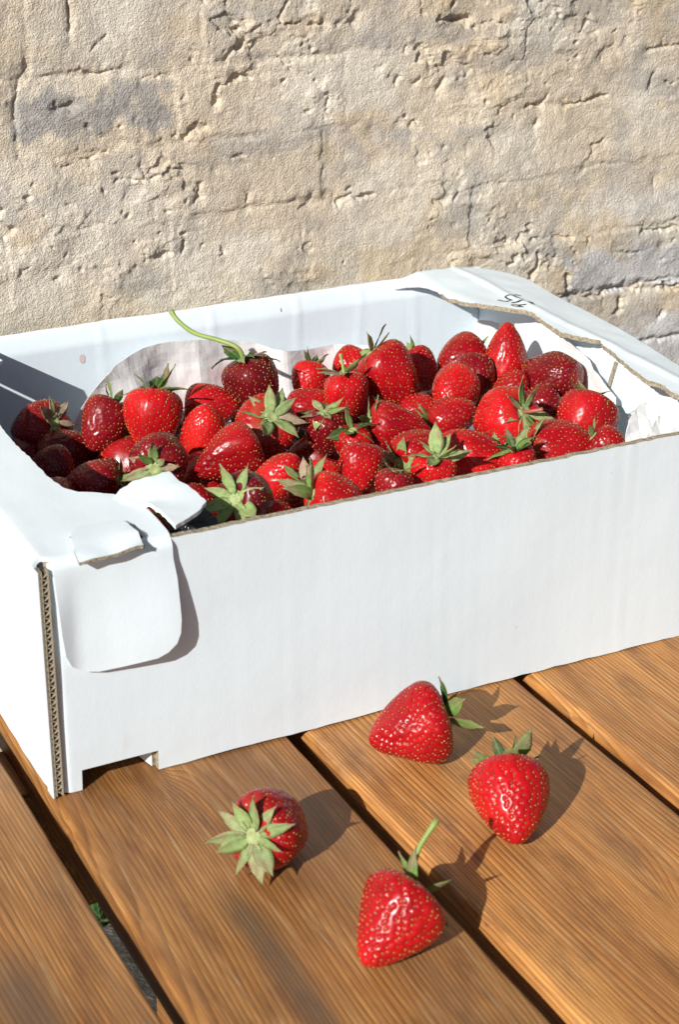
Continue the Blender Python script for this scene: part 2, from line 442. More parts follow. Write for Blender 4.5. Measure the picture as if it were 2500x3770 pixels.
def wall_surface(x0, x1, z0, z1, step, detail=True):
    xs = np.linspace(x0, x1, int(round((x1 - x0) / step)) + 1); zs = np.linspace(z0, z1, int(round((z1 - z0) / step)) + 1)
    X, Z = np.meshgrid(xs, zs)
    h = wall_height(X, Z)
    gx = X + 0.0030 * fbm(X * 90, Z * 90, 4, 61, .6); gz = Z + 0.0030 * fbm(X * 90, Z * 90, 4, 66, .6)
    lowright = smoothstep(0.42, 0.50, X) * smoothstep(0.135, 0.10, Z)
    jm = smoothstep(-0.05, 0.30, fbm(X * 16, Z * 16, 2, 71))
    for c in COURSES:
        h = h - (0.0010 * jm + 0.0018 * lowright) * np.exp(-((gz - c) / 0.0020) ** 2)
    if detail:
        for pl, wd, dp in CR:
            P = [ony(px, py, YW) for px, py in pl]; q = [(p.x, p.z) for p in P]
            ax0 = min(a for a, b in q) - .02; ax1 = max(a for a, b in q) + .02; az0 = min(b for a, b in q) - .02; az1 = max(b for a, b in q) + .02
            i0, i1 = np.searchsorted(xs, (ax0, ax1)); j0, j1 = np.searchsorted(zs, (az0, az1))
            if i1 <= i0 or j1 <= j0: continue
            S = np.s_[j0:j1, i0:i1]
            d = seg_d(gx[S], gz[S], q)
            wv = 0.56 * wd * (0.45 + 1.2 * np.clip(0.5 + fbm(X[S] * 180, Z[S] * 180, 2, 77), 0, 1))
            brk = smoothstep(-0.18, 0.12, fbm(X[S] * 55, Z[S] * 55, 3, 78)) if wd < .0024 else 1.0
            h[S] -= brk * 0.72 * dp * smoothstep(1.45, 0.30, d / wv) * (0.70 + 0.5 * np.clip(fbm(X[S] * 90, Z[S] * 90, 2, 79), -.5, 1))
            # lip that has flaked off below the crack
            h[S] -= 0.0012 * smoothstep(0.008, 0.0, d) * smoothstep(-.1, .3, fbm(X[S] * 60, Z[S] * 60, 2, 81))
    # ---- colour of the lime skin and of the bricks that show through it
    def patch(px0, py0, px1, py1, soft=0.006):
        a = ony(px0, py1, YW); b = ony(px1, py0, YW)
        e = 0.012 * fbm(X * 50, Z * 50, 3, 91)
        return smoothstep(0, soft, X - a.x + e) * smoothstep(0, soft, b.x - X + e) * smoothstep(0, soft, Z - a.z + e) * smoothstep(0, soft, b.z - Z + e)
    sand = np.array((0.745, 0.640, 0.500)); pale = np.array((0.795, 0.730, 0.620)); ochre = np.array((0.700, 0.570, 0.405)); grey = np.array((0.40, 0.385, 0.375)); ash = np.array((0.72, 0.715, 0.71))
    a = smoothstep(-0.35, 0.45, fbm(X * 9, Z * 12, 4, 101))[..., None]
    col = sand * (1 - a) + pale * a
    b = (0.8 * smoothstep(0.10, 0.45, fbm(X * 13, Z * 17, 4, 111)))[..., None]
    col = col * (1 - b) + ochre * b
    gmk = 0.50 * smoothstep(0.16, 0.50, fbm(X * 15, Z * 26, 4, 121))
    if detail:
        gmk = np.maximum(gmk, 0.85 * patch(30, 185, 395, 335) * smoothstep(-0.95, -0.25, fbm(X * 40, Z * 45, 3, 131)))
        gmk = np.maximum(gmk, 0.60 * patch(855, 275, 1010, 350)); gmk = np.maximum(gmk, 0.45 * patch(940, 30, 1090, 120))
        gmk = np.maximum(gmk, 0.5 * patch(430, 350, 520, 400)); gmk = np.maximum(gmk, 0.35 * patch(470, 0, 640, 60))
    gmk = gmk[..., None]
    col = col * (1 - gmk) + grey * gmk
    if detail:
        am = np.maximum(0.95 * patch(1295, 535, 1700, 705, .006), 0.95 * patch(1385, 690, 1700, 900, .010))
        am = np.maximum(am, 0.5 * patch(1320, 380, 1700, 560, .02))[..., None]
        col = col * (1 - am) + ash * am
        dk = (0.5 * patch(1440, 540, 1700, 600) * smoothstep(0, .3, fbm(X * 60, Z * 90, 3, 141)))[..., None]
        col = col * (1 - dk) + np.array((0.30, 0.29, 0.29)) * dk
        rust = 0.8 * patch(1412, 690, 1445, 740)[..., None]
        col = col * (1 - rust) + np.array((0.42, 0.22, 0.09)) * rust
    st = smoothstep(0.0, 0.6, fbm(X * 22 - Z * 6, Z * 9, 4, 161))[..., None]
    col = col * (1 - 0.16 * st) + np.array((0.40, 0.33, 0.25)) * 0.16 * st          # weather stains
    col = col * (1 + 0.16 * fbm(X * 110, Z * 120, 3, 151))[..., None]
    return xs, zs, X, Z, h, np.clip(col, 0.02, 0.9)


def patch_mesh(name, X, Z, h, col):
    ny, nx = X.shape
    v = np.stack([X, -h, Z + 0.26], -1).reshape(-1, 3)
    idx = np.arange(ny * nx).reshape(ny, nx)
    f = np.stack([idx[:-1, :-1], idx[:-1, 1:], idx[1:, 1:], idx[1:, :-1]], -1).reshape(-1, 4)
    me = mesh_np(name, v, f, True)
    ca = me.color_attributes.new('Col', 'FLOAT_COLOR', 'POINT')
    ca.data.foreach_set('color', np.concatenate([col.reshape(-1, 3), np.ones((ny * nx, 1))], 1).astype(np.float32).ravel())
    return me


WX0, WX1, WZ0, WZ1 = 0.03, 0.66, -0.03, 0.345
xs, zs, X, Z, hh, cc = wall_surface(WX0, WX1, WZ0, WZ1, 0.00076)
rw = random.Random(5)
for ci in range(len(COURSES) - 1):
    j0 = int(np.argmin(abs(zs - COURSES[ci]))); j1 = int(np.argmin(abs(zs - COURSES[ci + 1])))
    joints = [WX0]
    if ci == 5: joints += [0.102, 0.197]
    elif ci == 2: joints += [0.148, 0.255, 0.360, 0.462]
    elif ci == 3: joints += [0.09, 0.195, 0.40]
    else: joints += [WX0 + rw.uniform(0.04, 0.10)]
    while joints[-1] < WX1 - 0.07:
        joints.append(joints[-1] + rw.choice((0.108, 0.108, 0.205)) + rw.uniform(-.006, .006))
    joints = [q for q in joints if q < WX1 - 0.04] + [WX1]
    # perpend joints are slightly recessed here and there
    for q in joints[1:-1]:
        Sx = np.s_[j0:j1 + 1, :]
        jmk = smoothstep(0.0, 0.35, fbm(X[Sx] * 40, Z[Sx] * 40, 2, 200 + ci))
        hh[Sx] -= 0.0006 * jmk * np.exp(-((X[Sx] - q + 0.002 * fbm(X[Sx] * 80, Z[Sx] * 80, 2, 205)) / 0.0018) ** 2)
    for a, b in zip(joints[:-1], joints[1:]):
        i0 = int(np.argmin(abs(xs - a))); i1 = int(np.argmin(abs(xs - b)))
        S = np.s_[j0:j1 + 1, i0:i1 + 1]
        # each brick stands a little proud of or behind the lime skin, and some show their own grey
        xx, zz = X[S], Z[S]
        ed = np.minimum(np.minimum(xx - xs[i0], xs[i1] - xx), np.minimum(zz - zs[j0], zs[j1] - zz)) + 0.0030 * fbm(xx * 70, zz * 70, 3, 301)
        mk = smoothstep(0.0006, 0.0032, ed); cov = 0.35 + 0.65 * smoothstep(-0.2, 0.25, fbm(xx * 22, zz * 26, 3, 311))
        low = 1.0 + 0.8 * (xs[i0] > 0.42 and zs[j1] < 0.13)
        hh[S] += low * rw.uniform(-0.0006, 0.0009) * mk * cov + (xx - (xs[i0] + xs[i1]) / 2) * rw.uniform(-.012, .012) * mk
        gq = (rw.random() < 0.30) * rw.uniform(.25, .5)
        gg = (gq * mk * smoothstep(-0.15, 0.2, fbm(xx * 30, zz * 34, 4, 321)))[..., None]
        cc[S] = cc[S] * (1 - gg) + np.array((0.44, 0.425, 0.415)) * gg
        cc[S] *= rw.uniform(.94, 1.05)
        mobj('brick', patch_mesh('brick', X[S], Z[S], hh[S], cc[S]), wall, [WALLM])
# the rest of the wall, out of the picture
for (a, b, c, d) in [(-0.9, WX0, -0.26, 1.1), (WX1, 1.6, -0.26, 1.1), (WX0, WX1, -0.26, WZ0), (WX0, WX1, WZ1, 1.1)]:
    _, _, X2, Z2, h2, c2 = wall_surface(a, b, c, d, 0.009, False)
    mobj('masonry', patch_mesh('masonry', X2, Z2, h2 - 0.001, c2), wall, [WALLM])
cm = mesh_np('wall_core', [(-.9, .02, 0), (1.6, .02, 0), (1.6, .02, 1.36), (-.9, .02, 1.36), (-.9, .25, 0), (1.6, .25, 0), (1.6, .25, 1.36), (-.9, .25, 1.36)],
             [(0, 1, 2, 3), (5, 4, 7, 6), (4, 0, 3, 7), (1, 5, 6, 2), (3, 2, 6, 7), (4, 5, 1, 0)], False)
mobj('wall_core', cm, wall, [mat_plain('mortar', (0.45, 0.38, 0.29), 0.95)])

# ---------------------------------------------------------------- table
table = empty('wooden_table', (0.2, 0.0, -0.26))
tag(table, 'low wooden table of stained brown planks with dark gaps under the box', 'table')
PL = [(-0.128, -0.0116), (-0.0012, 0.1158), (0.1257, 0.2410), (0.2506, 0.3655), (0.3725, 0.4905), (0.4975, 0.6155)]
WOODS = [mat_wood(1, 1.20, 0.04, [(-0.09, -0.16, 0.012, 0.016)], [(-0.043, -0.40, -0.085, .015)]), mat_wood(2, 1.10, 0.02, [(0.052, 0.012, 0.010, 0.024), (0.020, -0.30, 0.02, 0.014)], [(0.049, -0.60, -0.085, .009)]),
         mat_wood(3, 1.72, -0.05, [(0.20, -0.20, 0.014, 0.018)]), mat_wood(4, 1.66, -0.05, [(0.30, -0.12, 0.006, 0.008)]), mat_wood(5, 1.0, 0.0), mat_wood(6, 0.95, 0.02)]


def plank_mesh(x0, x1, seed, y0=-0.62, y1=0.312, th=0.018):
    r = random.Random(seed); ar = 0.0042
    prof = []
    for k in range(5):
        a = math.pi - k * math.pi / 8; prof.append((x0 + ar + ar * math.cos(a), -ar * 0.8 + ar * 0.8 * math.sin(a), 1 if k < 4 else 0))
    for k in range(7): prof.append((x0 + ar + (x1 - x0 - 2 * ar) * (k + 1) / 8, 0.0, 0))
    for k in range(5):
        a = math.pi / 2 - k * math.pi / 8; prof.append((x1 - ar * .5 + ar * .5 * math.cos(a), -ar * .5 + ar * .5 * math.sin(a), 2 if k > 0 else 0))
    prof += [(x1, -th, 3), (x0, -th, 3)]
    n = len(prof); ys = np.concatenate([np.linspace(y0, -0.34, 12)[:-1], np.linspace(-0.34, y1, 150)])
    v = []; f = []
    for yy in ys:
        c1 = 0.0007 * float(fbm(np.array(yy * 22.0), np.array(seed * 3.1), 3, 7)); c2 = 0.0005 * float(fbm(np.array(yy * 30.0), np.array(seed * 5.1), 3, 8))
        chip = max(0.0, float(perlin(np.array(yy * 40.0), np.array(seed * 2.2 + .3), 11)) - 0.25) * 0.006
        for (px, pz, k) in prof:
            dx = c1 + chip if k == 1 else (c2 if k == 2 else 0)
            v.append((px + dx, yy, pz + (0.0002 * math.sin(yy * 9 + px * 40) if k == 0 else 0)))
    m = len(ys)
    for i in range(m - 1):
        for k in range(n):
            a = i * n + k; b = i * n + (k + 1) % n
            f.append((a, a + n, b + n, b))
    f.append(tuple(range(n))); f.append(tuple(reversed(range((m - 1) * n, m * n))))
    v = [(a - 0.2, b, c + 0.26) for a, b, c in v]
    me = mesh_np('plank', v, f, True)
    return me


for i, (a, b) in enumerate(PL):
    o = mobj('plank', plank_mesh(a, b, i + 1), table, [WOODS[i]])
    # texture space of the plank in scene coordinates
    for vv in o.data.vertices: vv.co += Vector((0.2, 0, -0.26))
    o.location = (-0.2, 0, 0.26)


def box_mesh(name, lo, hi, bev=0.002):
    bm = bmesh.new(); bmesh.ops.create_cube(bm, size=1)
    for vv in bm.verts: vv.co = Vector([lo[k] + (vv.co[k] + .5) * (hi[k] - lo[k]) for k in range(3)])
    if bev: bmesh.ops.bevel(bm, geom=bm.edges[:], offset=bev, segments=2, affect='EDGES')
    me = bpy.data.meshes.new(name); bm.to_mesh(me); bm.free(); return me


BEAMW = mat_wood(9, 1.0, -0.05)
for yb in (0.035, -0.50):
    o = mobj('crossbeam', box_mesh('crossbeam', (-0.11, yb, -0.090), (0.60, yb + 0.045, -0.0185)), table, [BEAMW]); o.location = (-0.2, 0, 0.26)
    for xa in (0.055, 0.53):
        o = mobj('leg', box_mesh('leg', (xa, yb - 0.046, -0.259), (xa + 0.045, yb - 0.001, -0.0185)), table, [BEAMW]); o.location = (-0.2, 0, 0.26)

# ---------------------------------------------------------------- cardboard box
H = 0.115


def sheet2d(name, outline, mapfn, th, ucuts=(), vcuts=(), hole=None, parent=None, mats=None, attr=None, flip=False, smooth=True, white=None):
    """a cut sheet: outline in (u, v), split along the given lines, bent by mapfn(u, v) -> Vector, given a real thickness"""
    bm = bmesh.new()
    vs = [bm.verts.new((a, b, 0)) for a, b in outline]
    bm.faces.new(vs)
    for u in ucuts: bmesh.ops.bisect_plane(bm, geom=bm.verts[:] + bm.edges[:] + bm.faces[:], plane_co=(u, 0, 0), plane_no=(1, 0, 0), dist=1e-7)
    for v in vcuts: bmesh.ops.bisect_plane(bm, geom=bm.verts[:] + bm.edges[:] + bm.faces[:], plane_co=(0, v, 0), plane_no=(0, 1, 0), dist=1e-7)
    if hole:
        kill = [f for f in bm.faces if hole(*f.calc_center_median()[:2])]
        bmesh.ops.delete(bm, geom=kill, context='FACES')
    bmesh.ops.triangulate(bm, faces=[f for f in bm.faces if len(f.verts) > 4])
    bm.verts.index_update(); bm.normal_update()
    up = sum((f.normal.z for f in bm.faces)) > 0
    uv = [(v.co.x, v.co.y) for v in bm.verts]
    P = [Vector(mapfn(a, b)) for a, b in uv]
    e = 1e-5; N = []
    for a, b in uv:
        du = Vector(mapfn(a + e, b)) - Vector(mapfn(a - e, b)); dv = Vector(mapfn(a, b + e)) - Vector(mapfn(a, b - e))
        n = du.cross(dv); N.append((n.normalized() if n.length > 0 else Vector((0, 0, 1))) * (-1 if flip else 1))
    n = len(P); faces = []; mi = []; rim = []
    rev = (not up) != flip
    for f in bm.faces:
        ids = [v.index for v in f.verts]
        if rev: ids = ids[::-1]
        faces.append(tuple(ids)); mi.append(0); faces.append(tuple(i + n for i in reversed(ids))); mi.append(0)
    for ed in bm.edges:
        if len(ed.link_faces) == 1:
            lp = ed.link_loops[0]; a, b = lp.vert.index, lp.link_loop_next.vert.index
            if rev: a, b = b, a
            rim.append(((b, a, a + n, b + n), 0 if white and white((uv[a][0] + uv[b][0]) / 2, (uv[a][1] + uv[b][1]) / 2) else 1))
    V = P + [p - q * th for p, q in zip(P, N)]
    bm.free()
    for i in range(len(rim)):                                    # the cut edge has its own vertices, so its corner stays crisp
        ids = rim[i][0]; k0 = len(V); V += [V[j].copy() for j in ids]
        faces.append((k0, k0 + 1, k0 + 2, k0 + 3)); mi.append(rim[i][1])
    src = list(range(n)) * 2 + [j % n for r_ in rim for j in r_[0]]
    me = bpy.data.meshes.new(name); me.from_pydata(V, [], faces)
    me.polygons.foreach_set('material_index', mi)
    me.polygons.foreach_set('use_smooth', [smooth and m == 0 for m in mi])
    if attr:
        a = me.attributes.new('juice', 'FLOAT', 'POINT'); a.data.foreach_set('value', [attr(*uv[j]) for j in src])
    me.update()
    return mobj(name, me, parent, mats or [CARD, KRAFT])


def jag(pts, amp, seed, step=0.004):
    """roughen a polyline as a torn or worn edge"""
    r = random.Random(seed); o = [pts[0]]
    for (a, b), (c, d) in zip(pts[:-1], pts[1:]):
        k = max(1, int(math.hypot(c - a, d - b) / step))
        for i in range(1, k + 1):
            s = i / k; j = amp if i < k else amp * .4
            o.append((a + (c - a) * s + r.uniform(-j, j), b + (d - b) * s + r.uniform(-j, j)))
    return o


def lin(a, b, n): return [a + (b - a) * i / n for i in range(n + 1)]


def pn(x, y, seed=0): return float(perlin(np.array(x), np.array(y), seed))


box = empty('cardboard_box', (0.2, 0.15, 0.0))
tag(box, 'white corrugated cardboard fruit box with torn top flaps, filled with strawberries', 'box')
BO = Vector((-0.2, -0.15, 0.0))


def part(o):
    o.parent = box; o.location = BO; return o


CRE = [0.118, 0.196, 0.213, 0.292, 0.303]


def front_map(x, z):
    y = 0.0009 * pn(x * 14, z * 18, 3) + 0.00007 * pn(x * 160, z * 6, 5)
    for k, c in enumerate(CRE): y -= 0.00022 * max(0.0, 0.35 + 1.3 * pn(z * 24, k * 3.3, 6)) * math.exp(-((x - c - 0.0015 * pn(z * 30, k, 9)) / 0.0012) ** 2)
    y += 0.0016 * math.exp(-((x - 0.0046) / 0.0022) ** 2)         # the edge rolls back at the corner
    return (x, y, z)


top = jag([(0.404, H), (0.30, H), (0.2, H), (0.1, H), (0.064, H - .0003), (0.0046, H - .001)], 0.00028, 3, 0.0032)
bot = jag([(0.0046, 0.0008), (0.0135, 0.0005)], 0.0002, 4) + [(0.0137, 0.0107), (0.0502, 0.0107), (0.0500, 0.0006)]
bot += jag([(0.0502, 0.0004), (0.09, 0.0014), (0.13, 0.0008), (0.17, 0.0018), (0.22, 0.0012), (0.29, 0.0005), (0.404, 0.0006)], 0.0003, 6, 0.006)[1:]
part(sheet2d('front_panel', bot + top, front_map, 0.004, [0.0046 + i * 0.00075 for i in range(1, 8)] + lin(0.0137, 0.404, 150)[1:-1], lin(0.0107, 0.112, 26), flip=False))
# second layer of board behind the notch, and the bottom
part(sheet2d('box_bottom', [(0.006, 0.006), (0.394, 0.006), (0.394, 0.292), (0.006, 0.292)], lambda x, y: (x, y, 0.016 + 0.0006 * pn(x * 20, y * 20)), 0.004, lin(0.006, 0.394, 8)[1:-1], lin(.006, .292, 6)[1:-1]))
part(sheet2d('notch_return', [(0.0, 0.001), (0.035, 0.001), (0.035, 0.0107), (0.0, 0.0107)], lambda s, z: (0.0506 - s * 0.22, 0.0042 + s, z), 0.0025, lin(0, .035, 4)[1:-1], []))


def left_map(y, z): return (0.0008 * pn(y * 16, z * 20, 13) * min(1, y / 0.02), y, z)


lo = jag([(0.296, 0.0), (0.2, 0.001), (0.13, 0.0), (0.08, 0.0012), (0.04, 0.0002), (0.0036, 0.0008)], 0.0005, 8, 0.005)
part(sheet2d('left_panel', lo + [(0.0036, H - .0065), (0.296, H - .0065)], left_map, 0.0042, lin(0.0036, 0.296, 40)[1:-1], lin(0.004, .11, 16), flip=True))

# corrugated cut edge of the left panel at the front corner: two liners, a middle liner and fluting
bm = bmesh.new()


def bm_ribbon(bm, pts, y0, y1, th):
    """pts in (x, z); a strip of board seen edge on, extruded in depth"""
    n = len(pts); q = []
    for i, (x, z) in enumerate(pts):
        a = pts[max(0, i - 1)]; b = pts[min(n - 1, i + 1)]; dx, dz = b[0] - a[0], b[1] - a[1]; l = math.hypot(dx, dz) or 1
        nx, nz = -dz / l * th / 2, dx / l * th / 2
        q.append([bm.verts.new((x + nx * s, y, z + nz * s)) for y in (y0, y1) for s in (-1, 1)])
    for a, b in zip(q[:-1], q[1:]):
        for f in ((a[0], a[1], b[1], b[0]), (a[2], b[2], b[3], a[3]), (a[0], b[0], b[2], a[2]), (a[1], a[3], b[3], b[1])): bm.faces.new(f)


def cx(z): return 0.0
for xx, tk in ((0.0003, .0005), (0.00125, .00035), (0.0041, .0005)):
    bm_ribbon(bm, [(xx + 0.00012 * pn(z * 60, xx * 900), z) for z in lin(0.0012, H - 0.0032, 60)], -0.0016, 0.0034, tk)
for x0, x1, pt, ph in ((0.00045, 0.0011, 0.0030, 0.0), (0.0014, 0.0039, 0.0036, 0.7)):
    pts = []
    n = int((H - 0.005) / pt * 8)
    for i in range(n):
        z = 0.0016 + i * pt / 8
        pts.append(((x0 + x1) / 2 + (x1 - x0) / 2 * math.sin(2 * math.pi * i / 8 + ph + 0.5 * pn(z * 50, 3)), z))
    bm_ribbon(bm, pts, -0.0014, 0.0034, 0.00042)
me = bpy.data.meshes.new('corrugated_edge'); bm.to_mesh(me); bm.free()
part(mobj('corrugated_edge', me, None, [mat_plain('raw_kraft', (0.40, 0.345, 0.25), 0.9)]))
part(mobj('edge_liner', box_mesh('edge_liner', (-0.0007, -0.0019, 0.0008), (-0.0001, 0.0060, H - 0.0035), 0.0001), None, [CARD]))
part(mobj('flute_shade_strip', box_mesh('flute_shade_strip', (0.0003, 0.0022, 0.0012), (0.0041, 0.0033, H - 0.0035), 0), None, [FLUTE_SHADE]))  # dark strip added behind the fluting, standing in for the shade in its hollows

# perforations of the fold
for (px, py), hgt in zip([(335, 680), (340, 960), (350, 1235), (362, 1500)], (.0052, .005, .0046, .0046)):
    sx, sy = px / 1.742 / D2S, (1900 + py / 1.742) / D2S
    p = ony(sx, sy, -0.001)
    bm = bmesh.new(); bmesh.ops.create_uvsphere(bm, u_segments=10, v_segments=8, radius=1)
    for v in bm.verts: v.co = Vector((p.x + v.co.x * 0.0006, 0.0006 + v.co.y * 0.0007, p.z + v.co.z * hgt))
    me = bpy.data.meshes.new('perforation'); bm.to_mesh(me); bm.free(); part(mobj('perforation', me, None, [KRAFT]))

# left top flap that wraps over the front edge as a rounded tab
RF = 0.0055


def flap_map(x, s):
    lift = 0.0050 * smoothstep(0.012, 0.061, np.array(x)) * smoothstep(0.0, 0.05, np.array(-s))
    lift = float(lift) + 0.0022 * float(smoothstep(0.016, 0.006, np.array(x))) * float(smoothstep(0.0, 0.03, np.array(-s)))
    z0 = H + 0.0012
    rl = 0.0045; edge = 0.0; dz = 0.0
    if x < rl:
        a = (rl - x) / rl
        if a < math.pi / 2: x, dz = rl - rl * math.sin(a) - 0.0010, -rl + rl * math.cos(a)
        else: x, dz = -0.0010, -rl - (rl * a - rl * math.pi / 2)
    wv = 0.0007 * pn(x * 45, s * 40, 17) + 0.0010 * pn(x * 18, s * 12, 19)
    if s >= RF - 0.0022:
        return (x, s, z0 + dz + wv * (1 if dz == 0 else .3))
    L = RF * math.pi / 2; t = (RF - 0.0022 - s) / L
    if t < 1:
        a = t * math.pi / 2
        return (x, RF - 0.0022 - RF * math.sin(a) - lift, z0 + dz - RF + RF * math.cos(a) + wv * (1 - t))
    return (x, -0.0022 - lift - 0.0003 * pn(x * 60, s * 60, 23), z0 - RF - (t - 1) * L)


def zs_(z):                                                    # height on the front face -> distance along the sheet
    L = RF * math.pi / 2
    return (RF - 0.0022) - L - ((H + 0.0012 - RF) - z)


hang = [(x, zs_(z)) for x, z in [(0.0063, .107), (.0068, .0969), (.0076, .0819), (.0088, .0711), (.0115, .0648), (.0170, .0608), (.0236, .0595), (.034, .0600), (.0497, .0615), (.0545, .0635), (.0585, .0670),
                                 (.0605, .0715), (.0613, .0778), (.0611, .0968), (.0600, .106)]]
rightside = [(.0600, .0), (.0608, .0051), (.0613, .0186), (.0616, .0295), (.0612, .0405)]
inner = jag([(.0570, .0465), (.0529, .052), (.0473, .0562), (.0398, .0614), (.0355, .0695), (.0333, .0827), (.0327, .1031), (.0321, .1261), (.0322, .1412), (.0328, .1582), (.033, .19), (.0337, .214), (.037, .2285), (.047, .241)], 0.00045, 12, 0.0026)
back = [(.064, .2560), (.0630, .2620), (.0600, .280), (.0585, .2945)]
outl = hang + rightside + inner + back + [(-.0075, .2945), (-.0075, .0052), (.0045, .0040), (.0062, .0012)]
part(sheet2d('left_flap', outl, flap_map, 0.0022, [-.004, -.003, -.002, -.001, 0.0, 0.0012, .0022, .0033, .0045] + lin(.007, .0615, 20)[:-1],
             [RF - 0.0022 - RF * math.pi / 2 * k / 6 for k in range(7)] + lin(-.055, -.008, 12) + [.009, .0185] + lin(.03, .29, 40),
             hole=lambda x, s: (0.0215 < x < 0.0500 and 0.0030 < s < 0.0185) or (0.030 < x < 0.0345 and 0.2465 < s < 0.29), white=lambda x, s: True))


def fit(points):
    """(px, py, z) list -> outline in (x, y) and a smooth height function through the points"""
    W = [onz(a, b, z) for a, b, z in points]

    def hf(x, y):
        n = d = 0.0
        for p in W:
            q = 1.0 / (((x - p.x) ** 2 + (y - p.y) ** 2) ** 1.5 + 1e-9); n += q * p.z; d += q
        return n / d
    return [(p.x, p.y) for p in W], hf


def R2(pts): return [((100 + x / 2.0907) / D2S, (1650 + y / 2.0907) / D2S, H + 0.0012 + z) for x, y, z in pts]


tp, th_ = fit(R2([(655, 385, .0006), (740, 300, .0025), (830, 245, .0042), (950, 215, .0052), (1090, 175, .0058), (1110, 190, .0058), (1200, 270, .0055), (1290, 330, .005), (1380, 410, .0045), (1330, 470, .0045),
                  (1140, 595, .0045), (1040, 490, .0045), (945, 425, .0036), (870, 430, .0012)]))
part(sheet2d('torn_tongue', jag(tp + tp[:1], .0004, 14, .003)[:-1], lambda x, y: (x, y, th_(x, y) + .0004 * pn(x * 120, y * 120, 5)), 0.0018, lin(.045, .088, 14), lin(0, .065, 14), white=lambda x, y: True))
tp2, th2 = fit(R2([(330, 690, .0026), (350, 622, .0024), (430, 592, .0022), (580, 566, .0022), (720, 547, .0022), (765, 570, .0026), (850, 640, .0034), (895, 735, .0018), (905, 752, .0004), (640, 822, .0001), (400, 880, -.0002), (362, 800, .0017)]))
part(sheet2d('lock_tab', tp2, lambda x, y: (x, y, th2(x, y)), 0.0016, lin(.015, .05, 10), lin(-.006, .03, 10), white=lambda x, y: y > .002))

# back panel with a rolled top edge
ZR = 0.1045
CB = [0.135, 0.205, 0.262, 0.305, 0.345]


def back_map(x, s):
    y = 0.2935 + 0.0008 * pn(x * 16, s * 20, 33) + 0.00007 * pn(x * 200, s * 5, 34)
    for k, c in enumerate(CB): y -= 0.0006 * math.exp(-((x - c - .002 * pn(s * 25, k, 37)) / 0.0012) ** 2)
    if s <= ZR: return (x, y, s)
    t = (s - ZR) / 0.014
    bulge = 0.0
    return (x, y + 0.0065 * t - bulge, ZR + (H - ZR) * math.sin(min(t, 1) * math.pi / 2) + 0.0006 * min(1, t) * pn(x * 40, 1, 38))


part(sheet2d('back_panel', [(0.004, .001), (0.395, .001), (0.395, ZR + .014)] + jag([(0.395, ZR + .014), (0.004, ZR + .014)], .0002, 5, .006)[1:], back_map, 0.0035,
             lin(.004, .395, 150)[1:-1], lin(.02, .09, 8) + [ZR - .002, ZR] + [ZR + .014 * k / 8 for k in range(1, 8)], flip=False))

# right panel, right flap with torn inner edge, inner flap
part(sheet2d('right_panel', [(0.004, 0.001), (0.293, 0.001), (0.293, H - .003), (0.004, H - .003)], lambda y, z: (0.3965 - 0.003 * (1 - y / .29) + 0.0006 * pn(y * 16, z * 20, 43), y, z), 0.004, lin(.004, .293, 14)[1:-1], lin(.02, .10, 4)))
rin = jag([(.3628, .0005), (.3628, .0509), (.3651, .0632), (.3626, .069), (.3633, .0809), (.369, .1067), (.3725, .1182), (.3759, .1369), (.3706, .1464), (.3652, .1597), (.3669, .1786), (.3704, .1973), (.3611, .2134),
           (.3535, .2229), (.3459, .2345), (.3427, .25), (.3465, .2705)], 0.0008, 22, 0.0022) + [(.3450, .2780), (.3420, .2850), (.3370, .2910), (.3300, .2945)]
rout = [(.330, .3005), (.352, .3012), (.3701, .3012), (.386, .3005), (.3938, .2985), (.4006, .294), (.405, .2865), (.4094, .2760), (.4112, .2640), (.4085, .236), (.4068, .2125), (.4065, .1908), (.4042, .1602), (.3988, .1187), (.3936, .0848), (.388, .04), (.386, .0005)]


def rflap(x, y):
    z = H + 0.0016 + 0.0009 * pn(x * 30, y * 22, 53) + 0.0004 * pn(x * 90, y * 70, 54)
    z += 0.0012 * math.exp(-((x - 0.3775 - 0.002 * pn(y * 20, 2, 55)) / 0.0022) ** 2) - 0.10 * max(0.0, x - 0.378)
    z -= 0.004 * max(0.0, 1 - (x - 0.330) / 0.02) if x < 0.35 else 0
    return (x, y, z)


part(sheet2d('right_flap', rin + rout[::1], rflap, 0.0027, lin(.335, .408, 30), lin(.01, .295, 80), white=lambda x, y: y > .262 or x > .3785))


def ZC(pts): return [((1500 + x / 1.568) / D2S, (950 + y / 1.568) / D2S) for x, y in pts]


XI = 0.3865
low = [onx(a, b, XI) for a, b in ZC([(640, 640), (900, 690), (1060, 720), (1150, 745), (1190, 800), (1245, 852), (1275, 845), (1340, 935), (1430, 1000), (1540, 1060), (1640, 1120)])]
lowp = jag([(p.y, p.z) for p in low], 0.0004, 31, 0.003)
part(sheet2d('inner_flap', [(lowp[0][0], H - .003)] + lowp + [(lowp[-1][0], H - .003)], lambda y, z: (XI - 0.05 * (H - z) + 0.0009 * pn(y * 30, z * 40, 61), y, z), 0.003, lin(.0, .2, 24), lin(.07, .11, 6)))
p0, p1 = [onx(a, b, XI - 0.004) for a, b in ZC([(1214, 600), (1176, 745)])]
bm = bmesh.new()
for w0 in (-.0009, .0003):
    q = [bm.verts.new((XI - 0.0035 - 0.05 * (H - p.z) * 1.0, p.y + w0 + d, p.z)) for p in (p0, p1) for d in (0, .0011)]
    q2 = [bm.verts.new((v.co.x - .0012, v.co.y, v.co.z)) for v in q]
    for f in ((q2[0], q2[1], q2[3], q2[2]), (q[0], q2[0], q2[2], q[2]), (q[1], q[3], q2[3], q2[1])): bm.faces.new(f)
me = bpy.data.meshes.new('torn_slit'); bm.to_mesh(me); bm.free(); part(mobj('torn_slit', me, None, [KRAFT]))

